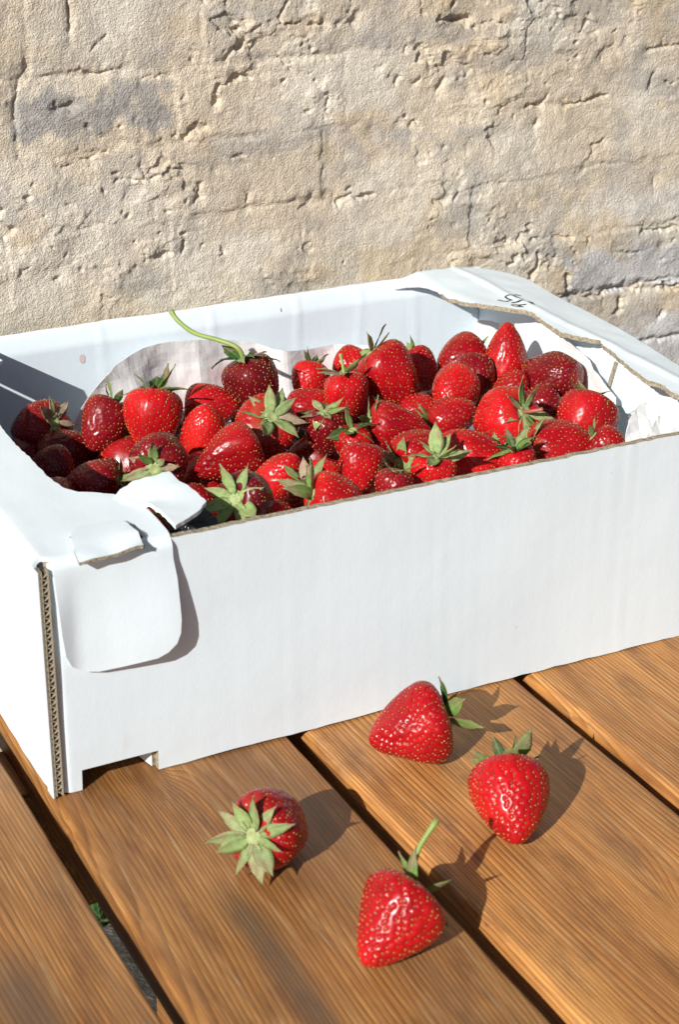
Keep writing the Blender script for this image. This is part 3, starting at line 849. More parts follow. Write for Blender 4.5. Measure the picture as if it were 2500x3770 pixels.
# handwriting in marker on the right flap
STR = [([(215, 260), (340, 295), (410, 310), (480, 285), (540, 285), (440, 240), (385, 205), (400, 190), (470, 185), (560, 205), (650, 250), (710, 268), (770, 270)], 1.0),
       ([(600, 135), (670, 150), (745, 155)], 1.1), ([(525, 348), (640, 335), (740, 325), (800, 318), (840, 315)], 1.1),
       ([(800, 450), (700, 440), (580, 420), (520, 400), (560, 390), (650, 395), (740, 430), (800, 452)], .8), ([(690, 400), (850, 405), (1020, 412)], .8),
       ([(955, 335), (990, 360), (1030, 388)], 2.4), ([(880, 318), (960, 325)], .6)]
bm = bmesh.new()
for pts, wk in STR:
    P = []
    for x, y in pts:
        p = onz((1800 + x / 6.272) / D2S, (1060 + y / 6.272) / D2S, H + 0.0018); P.append((p.x, p.y))
    prev = None
    for i, (x, y) in enumerate(P):
        a = P[max(0, i - 1)]; b = P[min(len(P) - 1, i + 1)]; dx, dy = b[0] - a[0], b[1] - a[1]; l = math.hypot(dx, dy) or 1
        ww = 0.00085 * wk * (0.7 + 0.5 * rnd.random()); nx, ny = -dy / l * ww, dx / l * ww
        cur = [bm.verts.new((x + nx * s, y + ny * s, rflap(x + nx * s, y + ny * s)[2] + 0.00016)) for s in (-1, 1)]
        if prev: bm.faces.new((prev[0], prev[1], cur[1], cur[0]))
        prev = cur
me = bpy.data.meshes.new('handwriting'); bm.to_mesh(me); bm.free()
part(mobj('handwriting', me, None, [INK]))['label'] = 'black marker scribble on the right flap'
# juice stain on the inside of the back panel
def stain(name, px, py, rx, rz, colr):
    p = ony(px, py, 0.2925); n = 20; V = [(p.x, back_map(p.x, p.z)[1] - .0003, p.z)]
    for i in range(n):
        a = 2 * math.pi * i / n; k = 1 + .15 * pn(i * .7, px, 3); xx, zz = p.x + rx * k * math.cos(a), p.z + rz * k * math.sin(a)
        V.append((xx, back_map(xx, zz)[1] - .0003, zz))
    me = mesh_np(name, V, [(0, 1 + (i + 1) % n, 1 + i) for i in range(n)])
    part(mobj(name, me, None, [mat_plain('juice_stain', colr, .6, 200, .2)]))
stain('juice_stain', 190, 830, .0018, .0028, (0.72, 0.58, 0.57))
stain('dirt_speck', 652, 718, .0004, .0012, (0.2, 0.16, 0.12))

# ---------------------------------------------------------------- papers
_fr = random.Random(88)
FOLDS = [(_fr.uniform(0, math.pi), _fr.uniform(.07, .32), _fr.uniform(.02, .11), _fr.choice((-1, 1)) * _fr.uniform(.05, .13)) for _ in range(16)]


def folds(a, b, k=1.0):
    h = 0.0
    for ang, x0, z0, am in FOLDS:
        d = (a - x0) * math.cos(ang) + (b - z0) * math.sin(ang); e = -(a - x0) * math.sin(ang) + (b - z0) * math.cos(ang)
        h += am * (abs(d) - .02) * math.exp(-(d / .028) ** 2 - (e / .05) ** 2)
    return k * h


def crumple(a, b, seed, s=60, amp=.002):
    return amp * (abs(pn(a * s, b * s, seed)) * 2 - .4) + amp * .6 * abs(pn(a * s * 1.7 + 3, b * s * 2.1, seed + 1)) + amp * .25 * pn(a * s * 4, b * s * 4, seed + 2)


def paper(name, label, pix, base, cutsu, cutsv, mapf, seed, juice=None):
    o = sheet2d(name, pix, mapf, 0.00035, cutsu, cutsv, mats=[PAPER, PAPER], attr=juice or (lambda a, b: 0.0), smooth=False)
    return tag(o, label, 'paper')


def onplane(pix, y): return [(p.x, p.z) for p in (ony(a, b, y) for a, b in pix)]


YP = 0.276
pix = onplane([(135, 965), (160, 935), (190, 900), (225, 868), (262, 846), (300, 828), (338, 814), (378, 806), (420, 800), (455, 798), (500, 797), (560, 800), (615, 806), (640, 814), (690, 816), (760, 812), (800, 806), (850, 803), (905, 806), (930, 830), (930, 900), (930, 1000), (135, 1040)], YP)


def p1map(x, z):
    yb = 0.246 + 0.042 * float(smoothstep(0.065, 0.175, np.array(x)))
    yb -= 0.006 * float(smoothstep(0.235, 0.25, np.array(x)))
    return (x, min(yb - 0.25 * max(0, 0.085 - z) + folds(x, z, 3.2) + .0005 * pn(x * 170, z * 170, 72), 0.2905), z)


def juice1(x, z):
    return float(smoothstep(0.16, 0.20, np.array(x))) * float(smoothstep(0.093, 0.084, np.array(z + .10 * (x - .2))))


paper('tissue_paper', 'crumpled greyish tissue paper lining behind the berries along the back panel', jag(pix[:-2], .0005, 3, .006) + pix[-2:], None, lin(.07, .31, 100), lin(.02, .12, 44), p1map, 71, juice1)
pix = onplane(ZC([(345, 480), (362, 420), (380, 345), (440, 340), (560, 372), (640, 410), (790, 402), (800, 520), (700, 640), (340, 640)]), 0.280)
paper('tissue_paper', 'small white crumpled tissue in the back right corner behind the cone shaped berry', jag(pix, .0004, 5, .005), None, lin(.30, .42, 11), lin(.02, .12, 9), lambda x, z: (x, 0.279 + crumple(x, z, 75, 70, .0030) - .5 * max(0, x - .37), z), 75)


def onplx(pix, x): return [(p.y, p.z) for p in (onx(a, b, x) for a, b in pix)]


pix = onplx(ZC([(800, 420), (900, 480), (1000, 560), (1060, 640), (1120, 715), (1165, 770), (1190, 810), (1205, 880), (1215, 960), (1218, 1060), (1180, 1100), (1000, 1000), (820, 800)]), 0.372)
paper('tissue_paper', 'smooth white paper edge standing between the rightmost berries and the torn inner flap', jag(pix, .0003, 7, .005), None, lin(.0, .25, 24), lin(.03, .12, 16),
      lambda y, z: (0.372 + .10 * (z - .08) + crumple(y, z, 79, 45, .0016), y, z), 79, lambda a, b: 0.25 * float(smoothstep(.1, .4, np.array(pn(a * 90, b * 90, 4)))))
pix = onplane(ZC([(1290, 1065), (1305, 1015), (1330, 965), (1370, 920), (1420, 885), (1470, 872), (1505, 872), (1500, 930), (1560, 980), (1640, 980), (1640, 1130), (1290, 1140)]), 0.018)
paper('tissue_paper', 'curled white tissue paper poking up at the front right corner of the box', jag(pix, .0003, 9, .005), None, lin(.26, .40, 24), lin(.06, .15, 18),
      lambda x, z: (x, 0.020 + 0.016 * float(smoothstep(.10, .14, np.array(z))) + crumple(x, z, 83, 60, .0022), z), 83)
# black plastic film in the front left corner
pf = [((100 + x / 2.0907) / D2S, (1650 + y / 2.0907) / D2S) for x, y in [(1130, 640), (1230, 560), (1330, 490), (1380, 430), (1410, 500), (1480, 560), (1500, 620), (1300, 720), (1140, 740)]]
fo = sheet2d('plastic_film', [(p.x, p.z) for p in (ony(a, b, 0.016) for a, b in pf)], lambda x, z: (x, 0.017 + crumple(x, z, 91, 130, .004) + .25 * (z - .1), z), 0.0003, lin(.06, .11, 14), lin(.08, .13, 12), mats=[FILM, FILM])
tag(fo, 'crumpled dark plastic film under the torn tongue at the front left corner', 'film')

# ---------------------------------------------------------------- strawberries
PROF = [(.055, 0), (.02, .22), (-.005, .5), (.045, .80), (.15, .965), (.27, 1.0), (.44, .94), (.61, .80), (.77, .60), (.89, .385), (.965, .20), (1, 0)]
PROUND = [(.055, 0), (.02, .22), (-.005, .5), (.045, .78), (.15, .94), (.30, 1.0), (.46, .99), (.62, .92), (.78, .755), (.90, .52), (.97, .29), (1, 0)]
PPOINT = [(.06, 0), (.02, .25), (-.01, .55), (.03, .86), (.11, .99), (.21, 1.0), (.38, .86), (.56, .66), (.74, .475), (.88, .325), (.965, .19), (1, 0)]


def berry_profile(shape, M):
    q = PROUND if shape > 0 else PPOINT; k = abs(shape)
    pr = np.array([(a[0] * (1 - k) + b[0] * k, a[1] * (1 - k) + b[1] * k) for a, b in zip(PROF, q)])
    # Catmull-Rom through the knots, resampled by length
    P = np.vstack([2 * pr[0] - pr[1], pr, 2 * pr[-1] - pr[-2]]); P[0] = (pr[1][0], -pr[1][1]); P[-1] = (pr[-2][0], -pr[-2][1])
    o = []
    for i in range(1, len(P) - 2):
        for t in np.linspace(0, 1, 16, endpoint=False):
            a, b, c, d = P[i - 1], P[i], P[i + 1], P[i + 2]
            o.append(.5 * ((2 * b) + (-a + c) * t + (2 * a - 5 * b + 4 * c - d) * t * t + (-a + 3 * b - 3 * c + d) * t ** 3))
    o.append(pr[-1]); o = np.array(o); o[:, 1] = np.maximum(o[:, 1], 0)
    s = np.concatenate([[0], np.cumsum(np.hypot(*np.diff(o, axis=0).T))]); s /= s[-1]
    u = np.linspace(0, 1, M)
    return np.stack([np.interp(u, s, o[:, 0]), np.interp(u, s, o[:, 1])], 1)


def berry_meshes(R, L, shape, seed, N=84, M=62, bend=0.0, lump=1.0):
    r = np.random.RandomState(seed)
    pr = berry_profile(shape, M)
    th = np.linspace(0, 2 * np.pi, N, endpoint=False)
    ph = r.uniform(0, 6.28, 6); am = r.uniform(-1, 1, 6)
    flat = 1 - 0.07 * lump * abs(am[5])

    def surf(t, rr, a):
        """point on the smooth body for profile (t, rr) at angle a"""
        k = 1 + lump * (0.035 * am[0] * np.cos(2 * a + ph[0]) + 0.03 * am[1] * np.cos(3 * a + ph[1] + 2 * t) + 0.02 * am[2] * np.cos(5 * a + ph[2] + 5 * t) + 0.035 * am[3] * np.cos(a + ph[3] + 4 * t) * np.sin(t * 3.1))
        x = R * rr * k * np.cos(a); y = R * rr * k * np.sin(a) * flat
        z = L * (0.5 - t) + L * 0.025 * lump * am[4] * np.cos(a + ph[4]) * rr
        x = x + bend * L * (t - 0.4) ** 2
        return np.stack([x, y, z], -1)
    V = surf(pr[:, 0][:, None], pr[:, 1][:, None], th[None, :])            # M, N, 3
    # achenes, evenly spread by area along a spiral
    fine = berry_profile(shape, 400)
    ds = np.hypot(np.diff(fine[:, 0]) * L, np.diff(fine[:, 1]) * R); area = np.concatenate([[0], np.cumsum((fine[1:, 1] + fine[:-1, 1]) / 2 * R * 2 * np.pi * ds)])
    A = area[-1]; n = int(A / (0.00285 ** 2))
    ak = A * (np.arange(n) + .5) / n
    keep = (ak > A * 0.10) & (ak < A * 0.995)
    ak = ak[keep] + r.uniform(-1.6, 1.6, keep.sum()) * A / n; aa = (np.arange(n) * 2.399963)[keep] + r.uniform(-.12, .12, keep.sum())
    st = np.interp(ak, area, fine[:, 0]); sr = np.interp(ak, area, fine[:, 1])
    e = 1e-3
    S = surf(st, sr, aa)
    Sa = surf(st, sr, aa + e) - S
    st2 = np.interp(ak + A * 5e-4, area, fine[:, 0]); sr2 = np.interp(ak + A * 5e-4, area, fine[:, 1])
    St = surf(st2, sr2, aa) - S
    Nn = np.cross(St, Sa); Nn /= np.linalg.norm(Nn, axis=1, keepdims=True) + 1e-12
    cen = np.array([0, 0, L * 0.1]); sg = np.sign(np.sum(Nn * (S - cen), 1)); Nn *= sg[:, None]
    # vertex normals of the smooth body
    dA = np.roll(V, -1, 1) - np.roll(V, 1, 1); dT = np.gradient(V, axis=0); VN = np.cross(dT, dA); ln = np.linalg.norm(VN, axis=2, keepdims=True)
    VN = np.where(ln > 1e-12, VN / np.maximum(ln, 1e-12), 0)
    sg = np.sign(np.sum(VN * (V - cen), 2, keepdims=True)); sg[:3] = np.sign(VN[:3, :, 2:3]); VN *= sg
    d2 = np.concatenate([((q[:, None] - S[None]) ** 2).sum(2).min(1) for q in np.array_split(V.reshape(-1, 3), 1 + V.size // 30000)]).reshape(M, N)
    dim = np.exp(-d2 / (0.00094 ** 2)) * 0.00062
    V = V - VN * dim[..., None]
    vv = [V[0].mean(0)] + list(V[1:-1].reshape(-1, 3)) + [V[-1].mean(0)]
    m = M - 2; idx = 1 + np.arange(m * N).reshape(m, N)
    q = np.stack([idx[:-1], np.roll(idx[:-1], -1, 1), np.roll(idx[1:], -1, 1), idx[1:]], -1).reshape(-1, 4)
    faces = [tuple(map(int, f[::-1])) for f in q] + [(0, int(idx[0, (i + 1) % N]), int(idx[0, i])) for i in range(N)] + [(len(vv) - 1, int(idx[-1, i]), int(idx[-1, (i + 1) % N])) for i in range(N)]
    body = mesh_np('flesh', np.array(vv), faces, True)
    # seeds: small pointed grains lying in the pits
    Tn = St / (np.linalg.norm(St, axis=1, keepdims=True) + 1e-12); Bn = np.cross(Nn, Tn)
    c = S - Nn * 0.00030
    sc_ = r.uniform(.75, 1.2, (len(c), 1))
    oc = [c + Tn * .00066 * sc_, c + Bn * .00039 * sc_, c - Tn * .00066 * sc_, c - Bn * .00039 * sc_, c + Nn * .00046, c - Nn * .0003]
    sv = np.stack(oc, 1).reshape(-1, 3); b0 = (np.arange(len(c)) * 6)[:, None, None]
    tri = np.array([(0, 1, 4), (1, 2, 4), (2, 3, 4), (3, 0, 4), (1, 0, 5), (2, 1, 5), (3, 2, 5), (0, 3, 5)])[None]
    seeds = mesh_np('seeds', sv, (b0 + tri).reshape(-1, 3), True)
    return body, seeds, V


def sepal_mesh(curl, wid, twist, seed):
    r = random.Random(seed); nt_, nw = 9, 5
    top = []; bot = []
    for i in range(nt_):
        t = i / (nt_ - 1)
        wd = wid * (0.42 * (1 - t) + math.sin(math.pi * min(1, t ** 0.82)) ** 0.85 * 0.95) * (1 - t ** 5) + .004
        if i == 0: wd = wid * 0.5
        a = curl * t
        cxp = math.sin(a) / curl if abs(curl) > .01 else t
        czp = (1 - math.cos(a)) / curl if abs(curl) > .01 else 0
        for j in range(nw):
            s = j / (nw - 1) * 2 - 1
            y = s * wd * (1 + .06 * r.uniform(-1, 1)); v = 0.22 * wid * (s * s - .3) * (1 - .5 * t) + .02 * r.uniform(-1, 1) * (t > .2)
            tw = twist * t * s * wd
            nx, nz = -math.sin(a), math.cos(a)
            top.append((cxp + nx * (v + tw), y, czp + nz * (v + tw)))
            bot.append((cxp + nx * (v + tw - .012), y * .97, czp + nz * (v + tw - .012)))
    n = nt_ * nw; f = []
    for i in range(nt_ - 1):
        for j in range(nw - 1):
            a = i * nw + j; f.append((a, a + nw, a + nw + 1, a + 1)); f.append((a + n, a + 1 + n, a + nw + 1 + n, a + nw + n))
    rim = [j for j in range(nw)] + [i * nw + nw - 1 for i in range(1, nt_)] + [(nt_ - 1) * nw + j for j in range(nw - 2, -1, -1)] + [i * nw for i in range(nt_ - 2, 0, -1)]
    for a, b in zip(rim, rim[1:] + rim[:1]): f.append((a, b, b + n, a + n))
    me = mesh_np('sepal', top + bot, f, True); me.materials.append(SEPAL)
    return me


SEP = {}
for ci, cu in enumerate((-1.3, -0.7, -0.25, 0.25, 0.7, 1.2)):
    SEP[ci] = [sepal_mesh(cu, w_, tw, ci * 10 + k) for k, (w_, tw) in enumerate(((.155, .4), (.185, -.6), (.125, .7), (.17, -.3)))]


def lathe(name, pts, n=16):
    v = []; f = []
    for rr, zz in pts:
        for i in range(n): v.append((rr * math.cos(2 * math.pi * i / n), rr * math.sin(2 * math.pi * i / n), zz))
    for k in range(len(pts) - 1):
        for i in range(n): f.append((k * n + i, k * n + (i + 1) % n, (k + 1) * n + (i + 1) % n, (k + 1) * n + i))
    f.append(tuple(range(n))[::-1]); f.append(tuple((len(pts) - 1) * n + i for i in range(n)))
    return mesh_np(name, v, f, True)


CALYX = lathe('calyx', [(.0005, -.0012), (.0038, -.0006), (.0046, .0002), (.0040, .0009), (.0024, .0012), (.0016, .0007), (.0004, .0006)]); CALYX.materials.append(mat_plain('calyx_green', (0.36, 0.42, 0.17), 0.55, 400, .5))


def tube(name, pts, r0, r1, n=9, mat=None):
    pts = [Vector(p) for p in pts]; P = []
    ext = [2 * pts[0] - pts[1]] + pts + [2 * pts[-1] - pts[-2]]
    for i in range(1, len(ext) - 2):
        for t in (0, .2, .4, .6, .8):
            a, b, c, d = ext[i - 1:i + 3]; P.append(.5 * (2 * b + (c - a) * t + (2 * a - 5 * b + 4 * c - d) * t * t + (3 * b - a - 3 * c + d) * t ** 3))
    P.append(pts[-1]); v = []; f = []
    for i, p in enumerate(P):
        d = (P[min(i + 1, len(P) - 1)] - P[max(i - 1, 0)]).normalized(); u = d.orthogonal().normalized(); w_ = d.cross(u)
        if i == 0: u0 = u
        else:
            u = (u0 - d * u0.dot(d)).normalized(); w_ = d.cross(u); u0 = u
        rr = (r0 + (r1 - r0) * i / (len(P) - 1)) * (1 + .16 * pn(i * .9, len(P), 3) + (.25 if i >= len(P) - 2 else 0))
        for k in range(n): v.append(p + (u * math.cos(2 * math.pi * k / n) + w_ * math.sin(2 * math.pi * k / n)) * rr)
    for i in range(len(P) - 1):
        for k in range(n): f.append((i * n + k, i * n + (k + 1) % n, (i + 1) * n + (k + 1) % n, (i + 1) * n + k))
    f.append(tuple(range(n))[::-1]); f.append(tuple((len(P) - 1) * n + k for k in range(n)))
    me = mesh_np(name, v, f, True); me.materials.append(mat or STALK); return me


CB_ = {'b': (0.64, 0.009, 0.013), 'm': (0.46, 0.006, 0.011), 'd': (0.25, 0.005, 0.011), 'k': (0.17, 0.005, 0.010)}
CS_ = {'p': (0.45, 0.58, 0.23), 'g': (0.27, 0.44, 0.11), 'k': (0.055, 0.17, 0.03), 'r': (0.58, 0.42, 0.31), 'o': (0.50, 0.54, 0.26)}


def local_frame(px, py, phi, tau):
    d = ray(px, py); tow = -d
    rt = CM @ Vector((1, 0, 0)); rt = (rt - tow * rt.dot(tow)).normalized(); up = tow.cross(rt)
    ax = (rt * math.cos(phi) + up * math.sin(phi)) * math.cos(tau) + tow * math.sin(tau)
    return rt, up, tow, ax.normalized()


def build_berry(b, pos):
    """b: dict of a berry; pos: centre in the scene"""
    rt, up, tow, ax = local_frame(b['px'], b['py'], math.radians(b['phi']), math.radians(b['tau']))
    x = tow - ax * tow.dot(ax)
    if x.length < .1: x = up - ax * up.dot(ax)
    x.normalize(); y = ax.cross(x)
    M3 = Matrix((x, y, ax)).transposed()
    q = Matrix.Rotation(b['spin'], 3, 'Z'); M3 = M3 @ q
    body, seeds, V = berry_meshes(b['R'], b['L'], b['shape'], b['seed'], b.get('N', 84), b.get('M', 62), b.get('bend', 0.0), b.get('lump', 1.7))
    if b.get('table'):
        wz = np.einsum('ijk,k->ij', V, np.array(M3[2])).min(); pos = onz(b['px'], b['py'], -wz + 0.0003)
    root = empty('strawberry', pos); root.rotation_euler = M3.to_euler()
    tag(root, b['label'], 'strawberry', b.get('group', 'strawberries heaped in the box'))
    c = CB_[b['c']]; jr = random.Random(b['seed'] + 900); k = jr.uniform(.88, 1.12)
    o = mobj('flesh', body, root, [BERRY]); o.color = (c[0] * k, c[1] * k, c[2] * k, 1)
    o = mobj('seeds', seeds, root, [SEED]); o['kind'] = 'stuff'
    if b['nsep'] > 0:
        cal = link(bpy.data.objects.new('calyx', CALYX), root); cal.location = (0, 0, b['L'] * 0.5 - 0.0004); s = b['R'] / .018
        cal.scale = (s, s, s)
        n = b['nsep']
        for i in range(n):
            lift = math.radians(b['lift'] + jr.uniform(-b['lv'], b['lv'])); cu = min(5, max(0, int(round(b['curl'] + jr.uniform(-1.4, 1.4)))))
            o = link(bpy.data.objects.new('sepal', SEP[cu][jr.randrange(4)]), cal)
            a = 2 * math.pi * (i + jr.uniform(-.22, .22)) / n
            ln = b['sl'] / s * jr.uniform(.78, 1.15)
            m = Matrix.Rotation(a, 4, 'Z') @ Matrix.Rotation(-lift, 4, 'Y') @ Matrix.Rotation(jr.uniform(-.35, .35), 4, 'X')
            o.matrix_local = Matrix.Translation((math.cos(a) * .0028, math.sin(a) * .0028, .0004 + .0004 * (i % 2))) @ m @ Matrix.Diagonal((ln, ln * jr.uniform(.85, 1.15), ln, 1))
            cs = CS_[b['sc'][i % len(b['sc'])]]; kk = jr.uniform(.8, 1.15); o.color = (cs[0] * kk, cs[1] * kk, cs[2] * kk, 1)
    if b.get('stem'):
        inv = M3.transposed(); pts = [Vector((0, 0, b['L'] * .5 - .001))]
        mpp = (pos - CAM).length / (F_PX / D2S)
        c0 = Vector(pos) + ax * (b['L'] * .5)
        for dx, dy, dz in b['stem']:
            wpt = c0 + (rt * dx + up * dy) * mpp + tow * dz
            pts.append(inv @ (wpt - Vector(pos)))
        o = mobj('stem', tube('stem', pts, b.get('sr', .0011), b.get('sr', .0011) * .95, 9, REDSTALK if b.get('redstem') else None), root)
    return root


BERRIES = []


def B(px, py, wpx, lr, phi, tau, c, shape, label, z=None, nsep=0, sc_='pg', sl=.0145, lift=8, lv=28, curl=2.5, **kw):
    BERRIES.append(dict(px=px, py=py, w=wpx, lr=lr, phi=phi, tau=tau, c=c, shape=shape, label=label, z=z, nsep=nsep, sc=sc_, sl=sl, lift=lift, lv=lv, curl=curl, seed=100 + len(BERRIES) * 7,
                        spin=kw.pop('spin', rnd.uniform(0, 6.28)), **kw))


# px, py: middle of the body; wpx: width across; lr: length/width; phi: direction of the calyx in view; tau: how far it turns to the viewer
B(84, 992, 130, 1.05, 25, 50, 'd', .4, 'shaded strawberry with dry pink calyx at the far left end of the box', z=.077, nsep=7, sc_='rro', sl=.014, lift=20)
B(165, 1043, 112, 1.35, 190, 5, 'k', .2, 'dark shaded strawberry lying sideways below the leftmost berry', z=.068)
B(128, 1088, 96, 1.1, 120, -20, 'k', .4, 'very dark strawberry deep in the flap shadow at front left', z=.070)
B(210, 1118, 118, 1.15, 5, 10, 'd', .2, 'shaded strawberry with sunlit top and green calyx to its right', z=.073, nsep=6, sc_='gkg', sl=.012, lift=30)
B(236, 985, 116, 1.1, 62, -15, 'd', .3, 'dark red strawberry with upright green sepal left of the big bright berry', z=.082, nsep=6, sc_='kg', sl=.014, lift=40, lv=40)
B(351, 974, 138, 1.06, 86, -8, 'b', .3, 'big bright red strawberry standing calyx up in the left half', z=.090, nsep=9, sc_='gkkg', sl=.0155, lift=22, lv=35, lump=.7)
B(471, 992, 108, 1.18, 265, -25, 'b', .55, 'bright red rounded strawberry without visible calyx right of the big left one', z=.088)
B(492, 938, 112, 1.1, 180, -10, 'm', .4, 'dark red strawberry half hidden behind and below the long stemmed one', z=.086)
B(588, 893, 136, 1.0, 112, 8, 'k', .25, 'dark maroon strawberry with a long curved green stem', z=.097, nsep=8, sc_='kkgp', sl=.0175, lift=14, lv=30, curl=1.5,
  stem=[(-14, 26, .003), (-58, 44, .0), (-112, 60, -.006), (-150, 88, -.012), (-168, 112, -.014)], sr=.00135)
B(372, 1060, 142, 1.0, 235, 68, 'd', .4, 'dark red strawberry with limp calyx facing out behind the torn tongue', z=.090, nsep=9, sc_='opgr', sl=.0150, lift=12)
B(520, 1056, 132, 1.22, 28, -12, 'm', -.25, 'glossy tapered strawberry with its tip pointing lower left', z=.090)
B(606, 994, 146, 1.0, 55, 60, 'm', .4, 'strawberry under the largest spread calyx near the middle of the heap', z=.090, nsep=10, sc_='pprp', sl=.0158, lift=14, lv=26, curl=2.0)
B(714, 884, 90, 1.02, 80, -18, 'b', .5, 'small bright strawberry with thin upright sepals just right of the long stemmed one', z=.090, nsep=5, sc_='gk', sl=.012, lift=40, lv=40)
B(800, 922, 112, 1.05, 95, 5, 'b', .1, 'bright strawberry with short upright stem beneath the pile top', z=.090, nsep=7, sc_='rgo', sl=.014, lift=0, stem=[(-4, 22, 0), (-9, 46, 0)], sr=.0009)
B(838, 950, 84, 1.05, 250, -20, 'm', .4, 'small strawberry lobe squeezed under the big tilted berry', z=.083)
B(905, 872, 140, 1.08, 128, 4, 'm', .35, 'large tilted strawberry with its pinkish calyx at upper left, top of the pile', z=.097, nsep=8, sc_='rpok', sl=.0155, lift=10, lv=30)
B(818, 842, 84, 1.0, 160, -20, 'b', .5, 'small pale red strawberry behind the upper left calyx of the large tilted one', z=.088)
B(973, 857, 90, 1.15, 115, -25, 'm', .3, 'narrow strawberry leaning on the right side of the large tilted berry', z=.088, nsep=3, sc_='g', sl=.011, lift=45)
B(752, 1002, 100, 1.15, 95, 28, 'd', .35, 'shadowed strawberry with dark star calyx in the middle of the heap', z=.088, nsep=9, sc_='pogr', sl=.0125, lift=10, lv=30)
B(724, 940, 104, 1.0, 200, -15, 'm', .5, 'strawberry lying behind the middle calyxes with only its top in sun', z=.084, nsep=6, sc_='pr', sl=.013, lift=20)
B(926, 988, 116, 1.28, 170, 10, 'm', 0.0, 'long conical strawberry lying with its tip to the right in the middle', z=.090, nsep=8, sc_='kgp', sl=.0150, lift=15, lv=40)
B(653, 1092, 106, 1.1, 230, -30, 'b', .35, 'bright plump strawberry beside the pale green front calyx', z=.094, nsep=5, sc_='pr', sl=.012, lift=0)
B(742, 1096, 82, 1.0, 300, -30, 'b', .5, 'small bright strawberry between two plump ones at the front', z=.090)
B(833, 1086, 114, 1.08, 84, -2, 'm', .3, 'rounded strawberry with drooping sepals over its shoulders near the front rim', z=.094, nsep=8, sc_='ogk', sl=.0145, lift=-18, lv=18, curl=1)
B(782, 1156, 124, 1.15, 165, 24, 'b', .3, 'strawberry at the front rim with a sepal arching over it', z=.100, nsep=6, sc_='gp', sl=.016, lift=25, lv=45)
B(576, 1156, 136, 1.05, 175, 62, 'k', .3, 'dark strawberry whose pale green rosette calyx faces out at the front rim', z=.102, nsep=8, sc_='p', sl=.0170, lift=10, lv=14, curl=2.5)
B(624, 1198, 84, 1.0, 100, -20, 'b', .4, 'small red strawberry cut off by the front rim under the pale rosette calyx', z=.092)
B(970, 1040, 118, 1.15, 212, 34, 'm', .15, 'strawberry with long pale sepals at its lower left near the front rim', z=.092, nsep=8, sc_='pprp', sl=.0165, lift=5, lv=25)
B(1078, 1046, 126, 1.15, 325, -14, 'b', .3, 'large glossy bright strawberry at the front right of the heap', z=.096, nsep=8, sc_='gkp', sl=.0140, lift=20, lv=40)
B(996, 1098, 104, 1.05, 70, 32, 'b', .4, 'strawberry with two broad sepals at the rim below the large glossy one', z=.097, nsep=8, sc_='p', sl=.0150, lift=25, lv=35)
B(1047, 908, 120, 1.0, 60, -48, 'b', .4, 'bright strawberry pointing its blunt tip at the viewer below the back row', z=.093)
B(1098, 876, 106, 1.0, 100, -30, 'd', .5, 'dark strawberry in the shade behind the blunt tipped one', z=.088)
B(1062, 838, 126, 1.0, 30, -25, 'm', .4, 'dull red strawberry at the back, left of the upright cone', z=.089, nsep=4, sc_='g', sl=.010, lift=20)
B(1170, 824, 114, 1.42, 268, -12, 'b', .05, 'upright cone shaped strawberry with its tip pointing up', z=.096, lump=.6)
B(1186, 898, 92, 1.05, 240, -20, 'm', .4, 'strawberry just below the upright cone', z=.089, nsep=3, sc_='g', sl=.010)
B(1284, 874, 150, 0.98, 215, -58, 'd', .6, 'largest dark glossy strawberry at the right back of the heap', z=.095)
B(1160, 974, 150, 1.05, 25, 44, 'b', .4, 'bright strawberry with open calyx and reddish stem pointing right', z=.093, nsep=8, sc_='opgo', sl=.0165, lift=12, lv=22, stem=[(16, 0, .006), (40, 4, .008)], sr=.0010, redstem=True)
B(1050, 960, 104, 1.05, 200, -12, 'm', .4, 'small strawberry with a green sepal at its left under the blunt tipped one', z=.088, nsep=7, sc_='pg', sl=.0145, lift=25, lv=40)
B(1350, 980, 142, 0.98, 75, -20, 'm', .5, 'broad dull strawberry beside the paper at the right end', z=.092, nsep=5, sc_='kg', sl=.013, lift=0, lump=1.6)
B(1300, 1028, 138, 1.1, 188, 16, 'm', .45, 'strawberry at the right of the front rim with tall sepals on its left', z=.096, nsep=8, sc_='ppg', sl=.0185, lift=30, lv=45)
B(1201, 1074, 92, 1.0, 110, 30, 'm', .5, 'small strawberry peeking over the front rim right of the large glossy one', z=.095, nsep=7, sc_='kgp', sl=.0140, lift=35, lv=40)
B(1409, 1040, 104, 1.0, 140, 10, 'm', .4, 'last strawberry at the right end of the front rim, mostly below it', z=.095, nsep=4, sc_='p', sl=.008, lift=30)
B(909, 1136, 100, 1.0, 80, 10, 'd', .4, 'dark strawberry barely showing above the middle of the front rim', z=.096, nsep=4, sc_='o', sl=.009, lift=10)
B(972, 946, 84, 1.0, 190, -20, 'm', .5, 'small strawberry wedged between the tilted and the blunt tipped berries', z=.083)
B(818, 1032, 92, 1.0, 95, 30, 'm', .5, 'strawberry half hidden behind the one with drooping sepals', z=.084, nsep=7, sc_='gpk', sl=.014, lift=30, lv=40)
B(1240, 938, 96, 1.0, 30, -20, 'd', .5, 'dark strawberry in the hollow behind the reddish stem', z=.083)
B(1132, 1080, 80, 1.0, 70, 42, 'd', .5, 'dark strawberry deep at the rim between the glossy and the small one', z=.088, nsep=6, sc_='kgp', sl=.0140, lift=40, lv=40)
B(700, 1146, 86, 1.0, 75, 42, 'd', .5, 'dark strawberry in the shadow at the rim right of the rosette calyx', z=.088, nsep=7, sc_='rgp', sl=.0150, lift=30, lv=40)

for b in BERRIES:
    dist = (onz(b['px'], b['py'], b['z']) - CAM).length
    b['R'] = b['w'] / 2 * dist / (F_PX / D2S); b['L'] = b['R'] * 2 * b['lr']
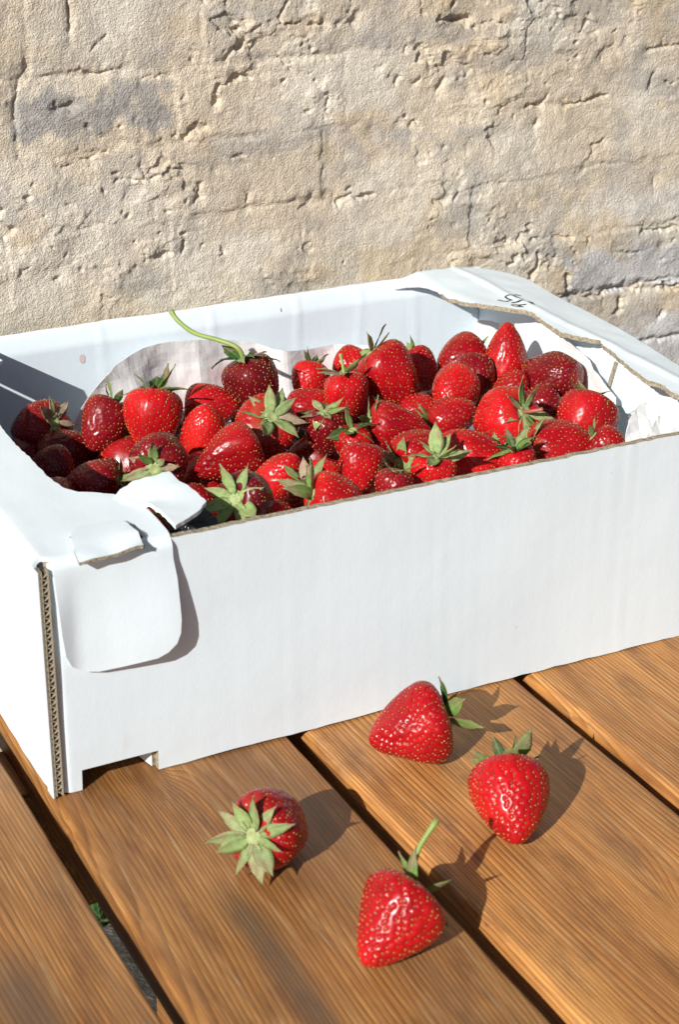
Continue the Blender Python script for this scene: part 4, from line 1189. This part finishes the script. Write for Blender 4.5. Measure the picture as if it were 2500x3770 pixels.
# push overlapping neighbours apart along their own lines of sight only
T = [(onz(b['px'], b['py'], b['z']) - CAM).length for b in BERRIES]; T0 = list(T)
RY = [ray(b['px'], b['py']) for b in BERRIES]
for it in range(120):
    for i in range(len(BERRIES)):
        for j in range(i):
            pi, pj = CAM + RY[i] * T[i], CAM + RY[j] * T[j]
            need = 0.86 * (BERRIES[i]['R'] * (1 + BERRIES[i]['lr']) / 2 + BERRIES[j]['R'] * (1 + BERRIES[j]['lr']) / 2)
            dd = (pi - pj).length
            if dd < need:
                k = 0.25 * (need - dd) * (1 if T[i] > T[j] else -1); T[i] += k; T[j] -= k
    for i in range(len(BERRIES)):
        T[i] += 0.03 * (T0[i] - T[i])
        p = CAM + RY[i] * T[i]; r_ = BERRIES[i]['R']
        if p.y < r_ + .006: T[i] += 0.4 * (r_ + .006 - p.y)
        if p.z < r_ + .018: T[i] -= 0.4 * (r_ + .018 - p.z)
for b, t_, r_ in zip(BERRIES, T, RY):
    build_berry(b, CAM + r_ * t_)
TOP = [(CAM + r_ * t_, b['R']) for b, t_, r_ in zip(BERRIES, T, RY)]

# berries of the lower layers that show in the gaps
SHORT = ['leftmost pink calyxed berry', 'dark sideways berry', 'darkest front left berry', 'berry with sunlit top at front left', 'dark berry beside the big bright one', 'big bright berry of the left half', 'bright rounded berry',
         'berry behind the long stemmed one', 'long stemmed maroon berry', 'limp calyx behind the tongue', 'glossy tapered berry', 'largest spread calyx', 'small bright berry', 'berry with short upright stem', 'small squeezed lobe',
         'large tilted berry', 'small pale red berry', 'narrow leaning berry', 'dark star calyx', 'berry behind the middle calyxes', 'long conical berry', 'bright plump front berry', 'small bright front berry', 'berry with drooping sepals',
         'berry with arching sepal', 'pale rosette calyx', 'small berry under the rosette', 'berry with long pale sepals', 'large glossy front berry', 'berry with two broad sepals', 'blunt tipped berry', 'shaded berry behind the blunt tip',
         'dull red back berry', 'upright cone berry', 'berry below the cone', 'largest dark glossy berry', 'berry with reddish stem', 'small berry under the blunt tip', 'broad berry by the paper', 'berry with tall sepals', 'small peeking berry',
         'last berry at the right rim', 'dark berry at the middle rim', 'small wedged berry', 'half hidden middle berry', 'dark berry behind the reddish stem', 'dark berry deep at the rim', 'dark berry right of the rosette']
KEEP = {11, 13, 18, 19, 20, 21, 23, 25, 26, 27, 28, 29, 30, 31, 36, 41, 42, 43, 44, 45, 46, 47, 49, 50}; taken = set()
k = 0
for iy in range(6):
    for ix in range(9):
        p = Vector((0.042 + ix * 0.0385 + (0.018 if iy % 2 else 0) + rnd.uniform(-.004, .004), 0.040 + iy * 0.040 + rnd.uniform(-.004, .004), 0.060 + rnd.uniform(-.004, .006)))
        if p.x > 0.365 or p.y > 0.25: continue
        r_ = rnd.uniform(.0165, .0195)
        if min((p - q).length - 0.72 * (r_ + rq) for q, rq in TOP) < 0: p.z = 0.043
        if min((p - q).length - 0.62 * (r_ + rq) for q, rq in TOP) < 0: continue
        d = p - CAM; l = CM.transposed() @ d
        px = (IW / 2 + F_PX * l.x / -l.z) / D2S; py = (IH / 2 - F_PX * l.y / -l.z) / D2S
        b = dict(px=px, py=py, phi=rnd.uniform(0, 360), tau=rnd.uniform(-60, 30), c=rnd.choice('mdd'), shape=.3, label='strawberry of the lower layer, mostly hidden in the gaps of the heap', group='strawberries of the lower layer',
                 seed=900 + k, spin=rnd.uniform(0, 6), R=r_, L=r_ * 2.1, N=48, M=36, nsep=5 if k % 3 == 0 else 0, sc='kg', sl=.012, lift=15, lv=30, curl=2.5)
        if k in KEEP:
            ni = min((i for i in range(len(TOP)) if i not in taken), key=lambda i: (TOP[i][0] - p).length); taken.add(ni)
            b['label'] = 'lower layer strawberry, mostly hidden underneath the ' + SHORT[ni]
            build_berry(b, p)
        k += 1

# four strawberries lying on the table
GRP = 'strawberries lying on the table'
LOOSE = []
def Lb(px, py, R, L, phi, tau, c, shape, label, **kw):
    b = dict(px=px, py=py, R=R, L=L, phi=phi, tau=tau, c=c, shape=shape, label=label, group=GRP, table=True, N=200, M=150, **kw); build_berry(b, onz(px, py, R))
Lb(940, 1682, .0190, .0368, 20, -8, 'm', -.45, 'strawberry lying against the front of the box with its calyx to the right', seed=11, spin=1.0, nsep=11, sc='gkg', sl=.0160, lift=10, lv=45, curl=2.2, lump=1.6)
Lb(1182, 1858, .0178, .0375, 98, -30, 'b', -.15, 'strawberry on the table with leafy crown up and tip towards the viewer, rightmost', seed=22, spin=2.2, nsep=10, sc='kgg', sl=.0170, lift=26, lv=34, curl=3, lump=.6)
Lb(634, 1908, .0166, .0370, 205, 58, 'm', .3, 'strawberry on the table showing its open pale green calyx to the viewer', seed=33, spin=.4, nsep=11, sc='pppo', sl=.0182, lift=13, lv=9, curl=2.2)
Lb(900, 2142, .0178, .0352, 54, -16, 'b', -.55, 'strawberry nearest the viewer with a straight green stem standing up', seed=44, spin=.9, nsep=8, sc='gkg', sl=.0150, lift=15, lv=40, curl=2.5, stem=[(-4, 40, 0), (10, 96, .0), (52, 160, .0)], sr=.0011, lump=.8)

# small weed on the ground, seen through the first gap of the table
wp = onz(243, 2128, -0.26)
weed = empty('weed_plant', wp); tag(weed, 'small green weed on the ground seen through the left gap of the table', 'plant')
for i in range(9):
    o = link(bpy.data.objects.new('leaf', SEP[i % 6][i % 4]), weed); a = i * 2.4; o.color = (0.035, 0.13, 0.03, 1)
    o.matrix_local = Matrix.Rotation(a, 4, 'Z') @ Matrix.Rotation(-math.radians(35 + 6 * i), 4, 'Y') @ Matrix.Diagonal((.06, .07, .06, 1))
